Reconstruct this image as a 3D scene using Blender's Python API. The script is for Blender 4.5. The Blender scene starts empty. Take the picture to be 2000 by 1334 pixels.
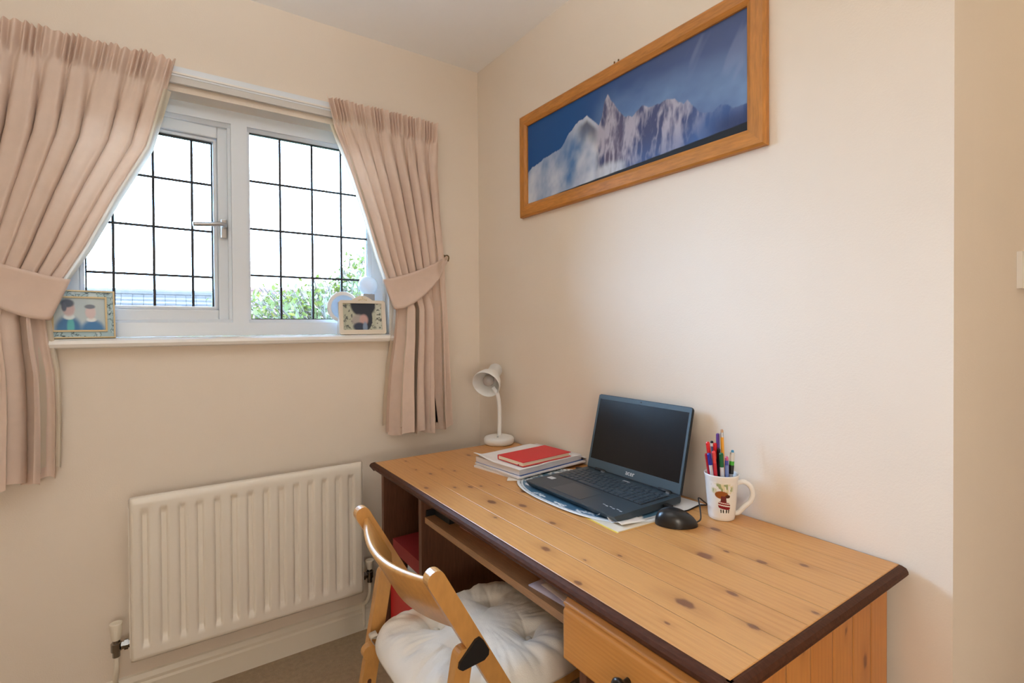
import bpy, bmesh, math, random
import numpy as np
from mathutils import Matrix, Vector

random.seed(7)
rng = np.random.default_rng(11)
scn = bpy.context.scene
COL = scn.collection
PI = math.pi

# ------------------------------------------------------------------ camera
cam_d = bpy.data.cameras.new('camera')
cam = bpy.data.objects.new('camera', cam_d)
COL.objects.link(cam)
cam_d.sensor_width = 36.0
cam_d.lens = 36.0 * 1001.85 / 2000.0
cam_d.shift_y = -0.0097
cam_d.clip_start = 0.05
cam_d.clip_end = 200
right = Vector((0.8222, -0.5691, -0.0062)).normalized()
fwd = Vector((0.5690, 0.8222, -0.0104))
fwd = (fwd - right * fwd.dot(right)).normalized()
up = right.cross(fwd)
cam.matrix_world = Matrix(((right.x, up.x, -fwd.x, -1.238), (right.y, up.y, -fwd.y, -2.058),
                           (right.z, up.z, -fwd.z, 1.225), (0, 0, 0, 1)))
scn.camera = cam

# ------------------------------------------------------------------ sky and lights
world = bpy.data.worlds.new('sky')
scn.world = world
world.use_nodes = True
bg = world.node_tree.nodes['Background']
bg.inputs[0].default_value = (0.58, 0.94, 1.42, 1)
bg.inputs[1].default_value = 31.0


def area(name, loc, rot, sx, sy, power, color, portal=False):
    d = bpy.data.lights.new(name, 'AREA')
    d.shape = 'RECTANGLE'
    d.size = sx
    d.size_y = sy
    d.energy = power
    d.color = color
    o = bpy.data.objects.new(name, d)
    COL.objects.link(o)
    o.location = loc
    o.rotation_euler = rot
    if portal:
        d.cycles.is_portal = True
    return o


area('window_portal', (-0.979, 0.03, 1.60), (-PI / 2, 0, 0), 1.11, 0.87, 1.0, (1, 1, 1), True)


def bulb(name, loc, power, color, radius):
    d = bpy.data.lights.new(name, 'POINT')
    d.energy = power
    d.color = color
    d.shadow_soft_size = radius
    o = bpy.data.objects.new(name, d)
    COL.objects.link(o)
    o.location = loc
    return o


bulb('room_fill_light', (-1.40, -3.05, 1.10), 27, (1.0, 0.94, 0.83), 0.16)     # unseen fill light added behind the camera to lift the window wall
bulb('hall_lamp_light', (0.95, -2.5, 2.20), 3.0, (1.0, 0.84, 0.56), 0.10)
up_d = bpy.data.lights.new('ceiling_fill_light', 'SPOT')      # unseen upward spot, added to brighten the ceiling
up_d.energy = 40
up_d.color = (0.92, 0.98, 1.0)
up_d.spot_size = math.radians(157)
up_d.spot_blend = .5
up_d.shadow_soft_size = .10
up_o = bpy.data.objects.new('ceiling_fill_light', up_d)
COL.objects.link(up_o)
up_o.location = (-1.2, -1.32, 1.85)
up_o.rotation_euler = (PI, 0, 0)

vs = scn.view_settings
vs.view_transform = 'Standard'
vs.look = 'None'
vs.exposure = -0.04
vs.gamma = 1.0
vs.use_curve_mapping = False
scn.cycles.max_bounces = 10
scn.cycles.diffuse_bounces = 6
scn.cycles.transparent_max_bounces = 16
scn.cycles.caustics_reflective = False
scn.cycles.caustics_refractive = False
scn.cycles.sample_clamp_indirect = 20.0
scn.cycles.use_denoising = True

# ------------------------------------------------------------------ helpers


def lin(r, g, b):
    f = lambda c: (c / 255 / 12.92) if c / 255 <= 0.04045 else ((c / 255 + 0.055) / 1.055) ** 2.4
    return (f(r), f(g), f(b))


def npl(c):
    return np.array(c, dtype=float)


MATS = {}


def mat(name, color=(.8, .8, .8), rough=.5, metal=0., bump=0., bscale=200., var=0., vscale=8., attr=False,
        stretch=(1, 1, 1), spec=.5, trans=0., coat=0., grain=0., gscale=60., alpha=1., sheen=0., detail=4., distort=0.,
        emis=0.):
    """principled material; colour from a constant or the 'Col' attribute, with procedural variation and relief"""
    if name in MATS:
        return MATS[name]
    m = bpy.data.materials.new(name)
    m.use_nodes = True
    nt = m.node_tree
    N, L = nt.nodes, nt.links
    p = N['Principled BSDF']
    out = N['Material Output']
    p.inputs['Roughness'].default_value = rough
    p.inputs['Metallic'].default_value = metal
    p.inputs['Specular IOR Level'].default_value = spec
    p.inputs['Coat Weight'].default_value = coat
    p.inputs['Coat Roughness'].default_value = .25
    p.inputs['Sheen Weight'].default_value = sheen
    tc = N.new('ShaderNodeTexCoord')
    mp = N.new('ShaderNodeMapping')
    mp.inputs['Scale'].default_value = stretch
    L.new(tc.outputs['Object'], mp.inputs['Vector'])
    if attr:
        a = N.new('ShaderNodeAttribute')
        a.attribute_name = 'Col'
        src = a.outputs['Color']
    else:
        c = N.new('ShaderNodeRGB')
        c.outputs[0].default_value = (*color, 1)
        src = c.outputs[0]
    for amt, sc, det in ((var, vscale, 3.), (grain, gscale, 6.)):
        if amt > 0:
            n = N.new('ShaderNodeTexNoise')
            n.inputs['Scale'].default_value = sc
            n.inputs['Detail'].default_value = det
            L.new(mp.outputs[0], n.inputs['Vector'])
            r = N.new('ShaderNodeMapRange')
            r.inputs[1].default_value = .25
            r.inputs[2].default_value = .75
            r.inputs[3].default_value = 1 - amt
            r.inputs[4].default_value = 1 + amt
            L.new(n.outputs[0], r.inputs[0])
            mx = N.new('ShaderNodeVectorMath')
            mx.operation = 'SCALE'
            L.new(src, mx.inputs[0])
            L.new(r.outputs[0], mx.inputs['Scale'])
            src = mx.outputs[0]
    L.new(src, p.inputs['Base Color'])
    if bump > 0:
        n = N.new('ShaderNodeTexNoise')
        n.inputs['Scale'].default_value = bscale
        n.inputs['Detail'].default_value = detail
        n.inputs['Distortion'].default_value = distort
        L.new(mp.outputs[0], n.inputs['Vector'])
        b = N.new('ShaderNodeBump')
        b.inputs['Strength'].default_value = bump
        b.inputs['Distance'].default_value = .004
        L.new(n.outputs[0], b.inputs['Height'])
        L.new(b.outputs[0], p.inputs['Normal'])
    if trans > 0:
        t = N.new('ShaderNodeBsdfTranslucent')
        L.new(src, t.inputs['Color'])
        ms = N.new('ShaderNodeMixShader')
        ms.inputs[0].default_value = trans
        L.new(p.outputs[0], ms.inputs[1])
        L.new(t.outputs[0], ms.inputs[2])
        L.new(ms.outputs[0], out.inputs['Surface'])
    MATS[name] = m
    return m


def glass_mat(name, tint=(1, 1, 1), refl=.06, rough=0.02):
    if name in MATS:
        return MATS[name]
    m = bpy.data.materials.new(name)
    m.use_nodes = True
    nt = m.node_tree
    N, L = nt.nodes, nt.links
    N.remove(N['Principled BSDF'])
    t = N.new('ShaderNodeBsdfTransparent')
    t.inputs[0].default_value = (*tint, 1)
    g = N.new('ShaderNodeBsdfGlossy')
    g.inputs['Roughness'].default_value = rough
    f = N.new('ShaderNodeFresnel')
    f.inputs[0].default_value = 1.45
    ms = N.new('ShaderNodeMixShader')
    L.new(f.outputs[0], ms.inputs[0])
    L.new(t.outputs[0], ms.inputs[1])
    L.new(g.outputs[0], ms.inputs[2])
    L.new(ms.outputs[0], N['Material Output'].inputs['Surface'])
    MATS[name] = m
    return m


ORIGIN = {}


def tag(o, label=None, cat=None, group=None, kind=None):
    if label:
        o['label'] = label
    if cat:
        o['category'] = cat
    if group:
        o['group'] = group
    if kind:
        o['kind'] = kind
    return o


def thing(name, label, cat, loc, group=None, kind=None):
    o = bpy.data.objects.new(name, None)
    o.empty_display_size = .05
    COL.objects.link(o)
    o.location = loc
    ORIGIN[o.name] = Vector(loc)
    return tag(o, label, cat, group, kind)


def root_origin(o):
    while o.parent:
        o = o.parent
    return ORIGIN.get(o.name, Vector((0, 0, 0)))


def link(name, me, material, parent=None, smooth=False, label=None, kind=None):
    """links one mesh object; vertices are given in room coordinates"""
    if smooth:
        me.polygons.foreach_set('use_smooth', [True] * len(me.polygons))
    o = bpy.data.objects.new(name, me)
    COL.objects.link(o)
    if material:
        if isinstance(material, (list, tuple)):
            for q in material:
                me.materials.append(q)
        else:
            me.materials.append(material)
    if parent is not None:
        o.parent = parent
        me.transform(Matrix.Translation(-root_origin(parent)))
    else:
        co = np.empty(len(me.vertices) * 3)
        me.vertices.foreach_get('co', co)
        co = co.reshape(-1, 3)
        c = Vector(((co[:, 0].min() + co[:, 0].max()) / 2, (co[:, 1].min() + co[:, 1].max()) / 2, co[:, 2].min()))
        me.transform(Matrix.Translation(-c))
        o.location = c
        ORIGIN[o.name] = c
    if label:
        o['label'] = label
    if kind:
        o['kind'] = kind
    return o


def bm_obj(name, bm, material, parent=None, bevel=0., seg=2, smooth=False, label=None, kind=None, angle=35):
    if bevel > 0:
        es = [e for e in bm.edges if len(e.link_faces) == 2 and e.calc_face_angle(0) > math.radians(angle)]
        bmesh.ops.bevel(bm, geom=es, offset=bevel, segments=seg, affect='EDGES', profile=.6, clamp_overlap=True)
    bmesh.ops.recalc_face_normals(bm, faces=bm.faces)
    me = bpy.data.meshes.new(name)
    bm.to_mesh(me)
    bm.free()
    return link(name, me, material, parent, smooth, label, kind)


def box(bm, x0, x1, y0, y1, z0, z1, M=None):
    vs_ = [bm.verts.new(v) for v in ((x0, y0, z0), (x1, y0, z0), (x1, y1, z0), (x0, y1, z0),
                                      (x0, y0, z1), (x1, y0, z1), (x1, y1, z1), (x0, y1, z1))]
    for f in ((0, 3, 2, 1), (4, 5, 6, 7), (0, 1, 5, 4), (1, 2, 6, 5), (2, 3, 7, 6), (3, 0, 4, 7)):
        bm.faces.new([vs_[i] for i in f])
    if M is not None:
        bmesh.ops.transform(bm, matrix=M, verts=vs_)
    return vs_


def bbox(name, ext, material, parent=None, bevel=0., M=None, **k):
    bm = bmesh.new()
    box(bm, *ext, M=M)
    return bm_obj(name, bm, material, parent, bevel, **k)


def prism(bm, outline, y0, y1, M=None):
    """outline: list of (x, z), extruded along y"""
    a = [bm.verts.new((x, y0, z)) for x, z in outline]
    b = [bm.verts.new((x, y1, z)) for x, z in outline]
    bm.faces.new(a)
    bm.faces.new(b[::-1])
    n = len(a)
    for i in range(n):
        bm.faces.new((a[i], b[i], b[(i + 1) % n], a[(i + 1) % n]))
    if M is not None:
        bmesh.ops.transform(bm, matrix=M, verts=a + b)


def capsule(p0, p1, w, n=8, round0=True, round1=True):
    p0, p1 = Vector(p0), Vector(p1)
    d = (p1 - p0).normalized()
    s = Vector((-d.y, d.x))
    r = w / 2
    pts = []
    if round0:
        for i in range(n + 1):
            t = PI / 2 + PI * i / n
            pts.append(p0 + d * (math.cos(t) * r) + s * (math.sin(t) * r))
    else:
        pts += [p0 + s * r, p0 - s * r]
    if round1:
        for i in range(n + 1):
            t = -PI / 2 + PI * i / n
            pts.append(p1 + d * (math.cos(t) * r) + s * (math.sin(t) * r))
    else:
        pts += [p1 - s * r, p1 + s * r]
    return [(p.x, p.y) for p in pts]


def frame_to(d):
    z = Vector(d).normalized()
    x = Vector((0, 0, 1)).cross(z)
    if x.length < 1e-4:
        x = Vector((1, 0, 0))
    x.normalize()
    y = z.cross(x)
    return Matrix(((x.x, y.x, z.x, 0), (x.y, y.y, z.y, 0), (x.z, y.z, z.z, 0), (0, 0, 0, 1)))


def lathe(bm, prof, seg=32, M=None, close=False):
    """prof: list of (r, z) turned about z"""
    rings = []
    allv = []
    for r, z in prof:
        if r < 1e-6:
            v = bm.verts.new((0, 0, z))
            rings.append([v])
            allv.append(v)
        else:
            ring = [bm.verts.new((r * math.cos(2 * PI * i / seg), r * math.sin(2 * PI * i / seg), z)) for i in range(seg)]
            rings.append(ring)
            allv += ring
    for a, b in zip(rings[:-1], rings[1:]):
        for i in range(seg):
            j = (i + 1) % seg
            if len(a) == 1 and len(b) == 1:
                continue
            if len(a) == 1:
                bm.faces.new((a[0], b[i], b[j]))
            elif len(b) == 1:
                bm.faces.new((a[i], a[j], b[0]))
            else:
                bm.faces.new((a[i], a[j], b[j], b[i]))
    if M is not None:
        bmesh.ops.transform(bm, matrix=M, verts=allv)


def spline(pts, n=12):
    pts = [Vector(p) for p in pts]
    P = [pts[0] * 2 - pts[1]] + pts + [pts[-1] * 2 - pts[-2]]
    out = []
    for i in range(1, len(P) - 2):
        for k in range(n):
            t = k / n
            a, b, c, d = P[i - 1], P[i], P[i + 1], P[i + 2]
            out.append(.5 * ((2 * b) + (c - a) * t + (2 * a - 5 * b + 4 * c - d) * t * t + (3 * b - a - 3 * c + d) * t ** 3))
    out.append(pts[-1])
    return out


def tube(bm, pts, r, seg=10, cap=True):
    pts = [Vector(p) for p in pts]
    rings = []
    nprev = None
    for i, p in enumerate(pts):
        d = (pts[min(i + 1, len(pts) - 1)] - pts[max(i - 1, 0)]).normalized()
        if nprev is None:
            nprev = d.orthogonal().normalized()
        nx = (nprev - d * nprev.dot(d)).normalized()
        ny = d.cross(nx)
        nprev = nx
        rr = r[i] if isinstance(r, (list, tuple)) else r
        rings.append([bm.verts.new(p + nx * (rr * math.cos(2 * PI * k / seg)) + ny * (rr * math.sin(2 * PI * k / seg))) for k in range(seg)])
    for a, b in zip(rings[:-1], rings[1:]):
        for k in range(seg):
            bm.faces.new((a[k], a[(k + 1) % seg], b[(k + 1) % seg], b[k]))
    if cap:
        bm.faces.new(rings[0][::-1])
        bm.faces.new(rings[-1])


def grid_mesh(name, P, C=None, close_u=False):
    """P: (nv, nu, 3) array of points, C: optional (nv, nu, 3) linear colours"""
    nv, nu = P.shape[:2]
    idx = np.arange(nv * nu).reshape(nv, nu)
    if close_u:
        nx = np.roll(idx, -1, axis=1)
        q = np.stack([idx[:-1], nx[:-1], nx[1:], idx[1:]], -1).reshape(-1, 4)
    else:
        q = np.stack([idx[:-1, :-1], idx[:-1, 1:], idx[1:, 1:], idx[1:, :-1]], -1).reshape(-1, 4)
    me = bpy.data.meshes.new(name)
    me.vertices.add(nv * nu)
    me.vertices.foreach_set('co', P.reshape(-1))
    me.loops.add(q.size)
    me.loops.foreach_set('vertex_index', q.reshape(-1).astype(np.int32))
    me.polygons.add(len(q))
    me.polygons.foreach_set('loop_start', np.arange(0, q.size, 4, dtype=np.int32))
    me.polygons.foreach_set('loop_total', np.full(len(q), 4, dtype=np.int32))
    me.update(calc_edges=True)
    me.validate()
    if C is not None:
        a = me.color_attributes.new('Col', 'FLOAT_COLOR', 'POINT')
        cc = np.ones((nv * nu, 4))
        cc[:, :3] = np.clip(C.reshape(-1, 3), 0, 1)
        a.data.foreach_set('color', cc.reshape(-1))
    return me


def solidify(o, t, offset=-1.):
    m = o.modifiers.new('thickness', 'SOLIDIFY')
    m.thickness = t
    m.offset = offset
    return o


def hash2(ix, iy, seed):
    h = np.sin(ix * 127.1 + iy * 311.7 + seed * 74.7) * 43758.5453
    return h - np.floor(h)


def vn(x, y, seed=0):
    ix, iy = np.floor(x), np.floor(y)
    fx, fy = x - ix, y - iy
    fx = fx * fx * (3 - 2 * fx)
    fy = fy * fy * (3 - 2 * fy)
    a, b = hash2(ix, iy, seed), hash2(ix + 1, iy, seed)
    c, d = hash2(ix, iy + 1, seed), hash2(ix + 1, iy + 1, seed)
    return (a * (1 - fx) + b * fx) * (1 - fy) + (c * (1 - fx) + d * fx) * fy


def fbm(x, y, seed=0, o=4):
    s, a, t = 0., .5, 0.
    for i in range(o):
        s = s + a * vn(x * 2 ** i, y * 2 ** i, seed + i)
        t += a
        a *= .5
    return s / t


def sstep(a, b, x):
    t = np.clip((x - a) / (b - a), 0, 1)
    return t * t * (3 - 2 * t)


def mixc(A, B, t):
    t = np.asarray(t)[..., None]
    return A * (1 - t) + B * t


# ------------------------------------------------------------------ materials
M_WALL = mat('wall_paint', (.80, .71, .61), .75, bump=.10, bscale=260, var=.015, vscale=2.5)
M_CEIL = mat('ceiling_plaster', (.90, .90, .91), .8, bump=.35, bscale=7, distort=1.6, detail=6)
M_TRIMW = mat('trim_gloss_cream', (.80, .74, .63), .35, var=.02)
M_CARPET = mat('carpet_pile', (.40, .28, .16), .95, bump=1., bscale=380, var=.14, vscale=60, grain=.2, gscale=420, sheen=.2)
M_UPVC = mat('white_upvc', (.74, .79, .85), .3)
M_SILL = mat('sill_gloss_white', (.84, .81, .77), .25)
M_LEAD = mat('lead_came', (.03, .03, .035), .55, metal=.3)
M_RUBBER = mat('window_gasket', (.02, .025, .03), .6)
M_GLASS = glass_mat('window_glass')
M_GLASS2 = glass_mat('picture_glass')
M_METAL = mat('brushed_metal', (.55, .56, .57), .3, metal=1.)
M_BRASS = mat('aged_brass', (.30, .22, .12), .4, metal=.9)
M_CHROME = mat('dull_chrome', (.30, .28, .26), .25, metal=1.)
M_WHITEMETAL = mat('white_enamel', (.82, .76, .67), .32)
M_LAMP = mat('white_plastic', (.80, .80, .79), .35)
M_BLACK = mat('black_plastic', (.012, .012, .013), .42)
M_PAPER = mat('white_paper', (.86, .86, .88), .8, var=.02)

# ------------------------------------------------------------------ room shell
CEIL = 2.403
OX0, OX1, OZ0, OZ1 = -1.532, -0.438, 1.165, 2.019    # window opening


def struct(name, ext_list, m, label, cat, bevel=0):
    bm = bmesh.new()
    for e in ext_list:
        box(bm, *e)
    o = bm_obj(name, bm, m, None, bevel)
    return tag(o, label, cat, kind='structure')


struct('floor', [(-2.5, 1.3, -3.5, .13, -.1, 0)], M_CARPET, 'brown beige carpeted floor of the small room', 'floor')
struct('ceiling', [(-2.5, 1.3, -3.5, .13, CEIL, CEIL + .1)], M_CEIL, 'white textured plaster ceiling above the window wall', 'ceiling')
struct('wall_back', [(-2.5, OX0, 0, .13, 0, CEIL), (OX1, .12, 0, .13, 0, CEIL), (OX0, OX1, 0, .13, 0, OZ0), (OX0, OX1, 0, .13, OZ1, CEIL)],
       M_WALL, 'beige painted wall with the window and radiator', 'wall')
struct('wall_right', [(0, .12, -1.736, 0, 0, CEIL)], M_WALL, 'cream painted wall behind the desk with the mountain picture', 'wall')
struct('wall_hall', [(.12, 1.3, -1.736, -1.616, 0, CEIL)], M_WALL, 'shaded beige wall with light switch at the right edge', 'wall')
struct('wall_left', [(-2.5, -2.4, -3.5, 0, 0, CEIL)], M_WALL, 'beige painted wall left of the curtains', 'wall')
struct('wall_front', [(-2.4, 1.3, -3.5, -3.4, 0, CEIL)], M_WALL, 'beige painted wall opposite the window', 'wall')
struct('wall_far', [(1.2, 1.3, -3.4, -1.736, 0, CEIL)], M_WALL, 'beige painted wall at the end of the hall', 'wall')


def skirting(name, a, b, n, label):
    """moulded board from a to b along the wall; n = direction into the room"""
    a, b, n = Vector(a), Vector(b), Vector(n)
    prof = [(0, 0), (.016, 0), (.016, .07), (.013, .078), (.013, .088), (.006, .102), (0, .106)]
    bm = bmesh.new()
    va = [bm.verts.new(a + n * p + Vector((0, 0, z))) for p, z in prof]
    vb = [bm.verts.new(b + n * p + Vector((0, 0, z))) for p, z in prof]
    for i in range(len(prof)):
        j = (i + 1) % len(prof)
        bm.faces.new((va[i], va[j], vb[j], vb[i]))
    bm.faces.new(va)
    bm.faces.new(vb[::-1])
    o = bm_obj(name, bm, M_TRIMW)
    return tag(o, label, 'skirting board', kind='structure')


skirting('baseboard_back', (-2.4, 0, 0), (0, 0, 0), (0, -1, 0), 'cream moulded skirting board under the radiator')
skirting('baseboard_right', (0, 0, 0), (0, -1.736, 0), (-1, 0, 0), 'cream moulded skirting board behind the desk')

# ------------------------------------------------------------------ window
win = thing('window_1', 'white double window with leaded panes and left casement ajar', 'window', (-.985, .09, 1.19), kind='structure')
FY0, FY1 = .075, .125
FZ0, FZ1 = 1.197, 2.020
FX0, FX1 = -1.533, -.437


def rect_frame(name, x0, x1, z0, z1, y0, y1, w, m, parent, bev=.004, step=.012):
    """four mitred bars with an inner step"""
    c = [(x0, z0), (x1, z0), (x1, z1), (x0, z1)]
    i = [(x0 + w, z0 + w), (x1 - w, z0 + w), (x1 - w, z1 - w), (x0 + w, z1 - w)]
    k = [(x0 + w + step, z0 + w + step), (x1 - w - step, z0 + w + step), (x1 - w - step, z1 - w - step), (x0 + w + step, z1 - w - step)]
    nm = ['rail', 'stile', 'rail', 'stile']
    for s in range(4):
        t = (s + 1) % 4
        bm = bmesh.new()
        ymid = y0 + .018
        prof_a = [(c[s], y0), (i[s], y0), (i[s], y0 + .006), (k[s], ymid), (k[s], y1), (c[s], y1)]
        prof_b = [(c[t], y0), (i[t], y0), (i[t], y0 + .006), (k[t], ymid), (k[t], y1), (c[t], y1)]
        va = [bm.verts.new((p[0], y, p[1])) for p, y in prof_a]
        vb = [bm.verts.new((p[0], y, p[1])) for p, y in prof_b]
        n = len(va)
        for q in range(n):
            bm.faces.new((va[q], va[(q + 1) % n], vb[(q + 1) % n], vb[q]))
        bm.faces.new(va)
        bm.faces.new(vb[::-1])
        bm_obj(nm[s], bm, m, parent, 0)


MULX0, MULX1 = -1.008, -.955
# outer frame bars
rect_frame('frame', FX0, FX1, FZ0, FZ1, FY0, FY1, .048, M_UPVC, win)
bm = bmesh.new()
prism(bm, [(MULX0 - .010, FZ0 + .05), (MULX1 + .010, FZ0 + .05), (MULX1 + .010, FZ1 - .05), (MULX0 - .010, FZ1 - .05)], FY0 + .018, FY1)
bm_obj('mullion_web', bm, M_UPVC, win)
bbox('mullion', (MULX0, MULX1, FY0 - .0005, FY0 + .02, FZ0 + .045, FZ1 - .045), M_UPVC, win, bevel=.004)


def leaded(x0, x1, z0, z1, xs, zs, y, parent, M=None):
    ex = [x0] + xs + [x1]
    ez = [z0] + zs + [z1]
    for a in range(len(ex) - 1):
        for b in range(len(ez) - 1):
            bbox('pane', (ex[a] + .0015, ex[a + 1] - .0015, y - .002, y + .002, ez[b] + .0015, ez[b + 1] - .0015), M_GLASS, parent, M=M)
    for x in xs:
        bbox('lead_came', (x - .0040, x + .0040, y - .0030, y + .0030, z0, z1), M_LEAD, parent, M=M)
    for z in zs:
        bbox('lead_came', (x0, x1, y - .0028, y + .0028, z - .0040, z + .0040), M_LEAD, parent, M=M)
    for e in ((x0 - .003, x0 + .002, z0, z1), (x1 - .002, x1 + .003, z0, z1), (x0, x1, z0 - .003, z0 + .002), (x0, x1, z1 - .004, z1 + .003)):
        bbox('gasket', (e[0], e[1], y - .006, y + .005, e[2], e[3]), M_RUBBER, parent, M=M)


# fixed light on the right
leaded(-.948, -.496, 1.258, 1.960, [-.838, -.719, -.604], [1.424, 1.600, 1.780], FY0 + .028, win)
# casement on the left, hinged on its left stile and open a little to the outside
ANG = math.radians(4.0)
HX, HY = -1.480, FY0 + .03
MS = Matrix.Translation((HX, HY, 0)) @ Matrix.Rotation(ANG, 4, 'Z') @ Matrix.Translation((-HX, -HY, 0))
sash = bbox('casement', (-1.484, -1.474, FY0 + .032, FY0 + .05, 1.30, 1.40), M_UPVC, win, M=MS)
x0, x1, z0, z1, w = -1.484, -1.008, 1.250, 1.962, .042
for e in ((x0, x0 + w, z0, z1), (x1 - w, x1, z0, z1), (x0 + w, x1 - w, z0, z0 + w), (x0 + w, x1 - w, z1 - w, z1)):
    bbox('sash_bar', (e[0], e[1], FY0 + .002, FY0 + .044, e[2], e[3]), M_UPVC, sash, bevel=.005, M=MS)
for e in ((x0 + w, x0 + w + .012, z0 + w, z1 - w), (x1 - w - .012, x1 - w, z0 + w, z1 - w), (x0 + w, x1 - w, z0 + w, z0 + w + .012), (x0 + w, x1 - w, z1 - w - .012, z1 - w)):
    bbox('glazing_bead', (e[0], e[1], FY0 + .014, FY0 + .05, e[2], e[3]), M_UPVC, sash, bevel=.004, M=MS)
leaded(-1.426, -1.066, 1.304, 1.906, [-1.355, -1.243, -1.128], [1.412, 1.580, 1.752], FY0 + .03, sash, M=MS)
# handle
hd = bbox('handle', (-1.043, -1.023, FY0 - .012, FY0 + .004, 1.555, 1.625), M_METAL, sash, bevel=.004, M=MS)
bm = bmesh.new()
hp = [MS @ Vector(p) for p in ((-1.033, FY0 - .008, 1.596), (-1.034, FY0 - .035, 1.598), (-1.05, FY0 - .044, 1.600), (-1.09, FY0 - .046, 1.594), (-1.135, FY0 - .046, 1.590))]
tube(bm, spline(hp, 6), .008, 10)
bm_obj('lever', bm, M_METAL, hd, smooth=True)
# sill board with a rounded nose
bm = bmesh.new()
prof = [(.085, 1.165), (-.028, 1.165), (-.038, 1.169), (-.042, 1.179), (-.038, 1.189), (-.028, 1.194), (.085, 1.196)]
va = [bm.verts.new((-1.508, y, z)) for y, z in prof]
vb = [bm.verts.new((-.433, y, z)) for y, z in prof]
for i in range(len(prof)):
    j = (i + 1) % len(prof)
    bm.faces.new((va[i], va[j], vb[j], vb[i]))
bm.faces.new(va)
bm.faces.new(vb[::-1])
# notch: the nose projects in front of the wall face, the board runs into the reveal between the jambs
sill = bm_obj('window_sill', bm, M_SILL, win)

# ------------------------------------------------------------------ curtain rail
rail = thing('curtain_rail', 'white plastic curtain rail fixed above the window', 'curtain rail', (-.95, -.03, 2.05))
bbox('track', (-1.69, -.235, -.022, -.004, 2.062, 2.094), M_UPVC, rail, bevel=.004)
bbox('front_lip', (-1.69, -.235, -.027, -.022, 2.068, 2.074), M_SILL, rail, bevel=.002)
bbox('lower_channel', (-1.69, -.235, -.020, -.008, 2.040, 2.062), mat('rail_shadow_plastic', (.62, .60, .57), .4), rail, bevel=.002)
for bx in (-1.66, -.27):
    bbox('bracket', (bx - .012, bx + .012, -.028, 0.0, 2.050, 2.100), M_UPVC, rail, bevel=.003)

# ------------------------------------------------------------------ curtains
M_CURT = mat('curtain_cotton', (.84, .675, .575), .85, trans=.24, bump=.15, bscale=500, var=.03, vscale=30, sheen=.1)
M_LINING = mat('curtain_lining', (.80, .72, .60), .85, trans=.30, bump=.1, bscale=500)


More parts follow.
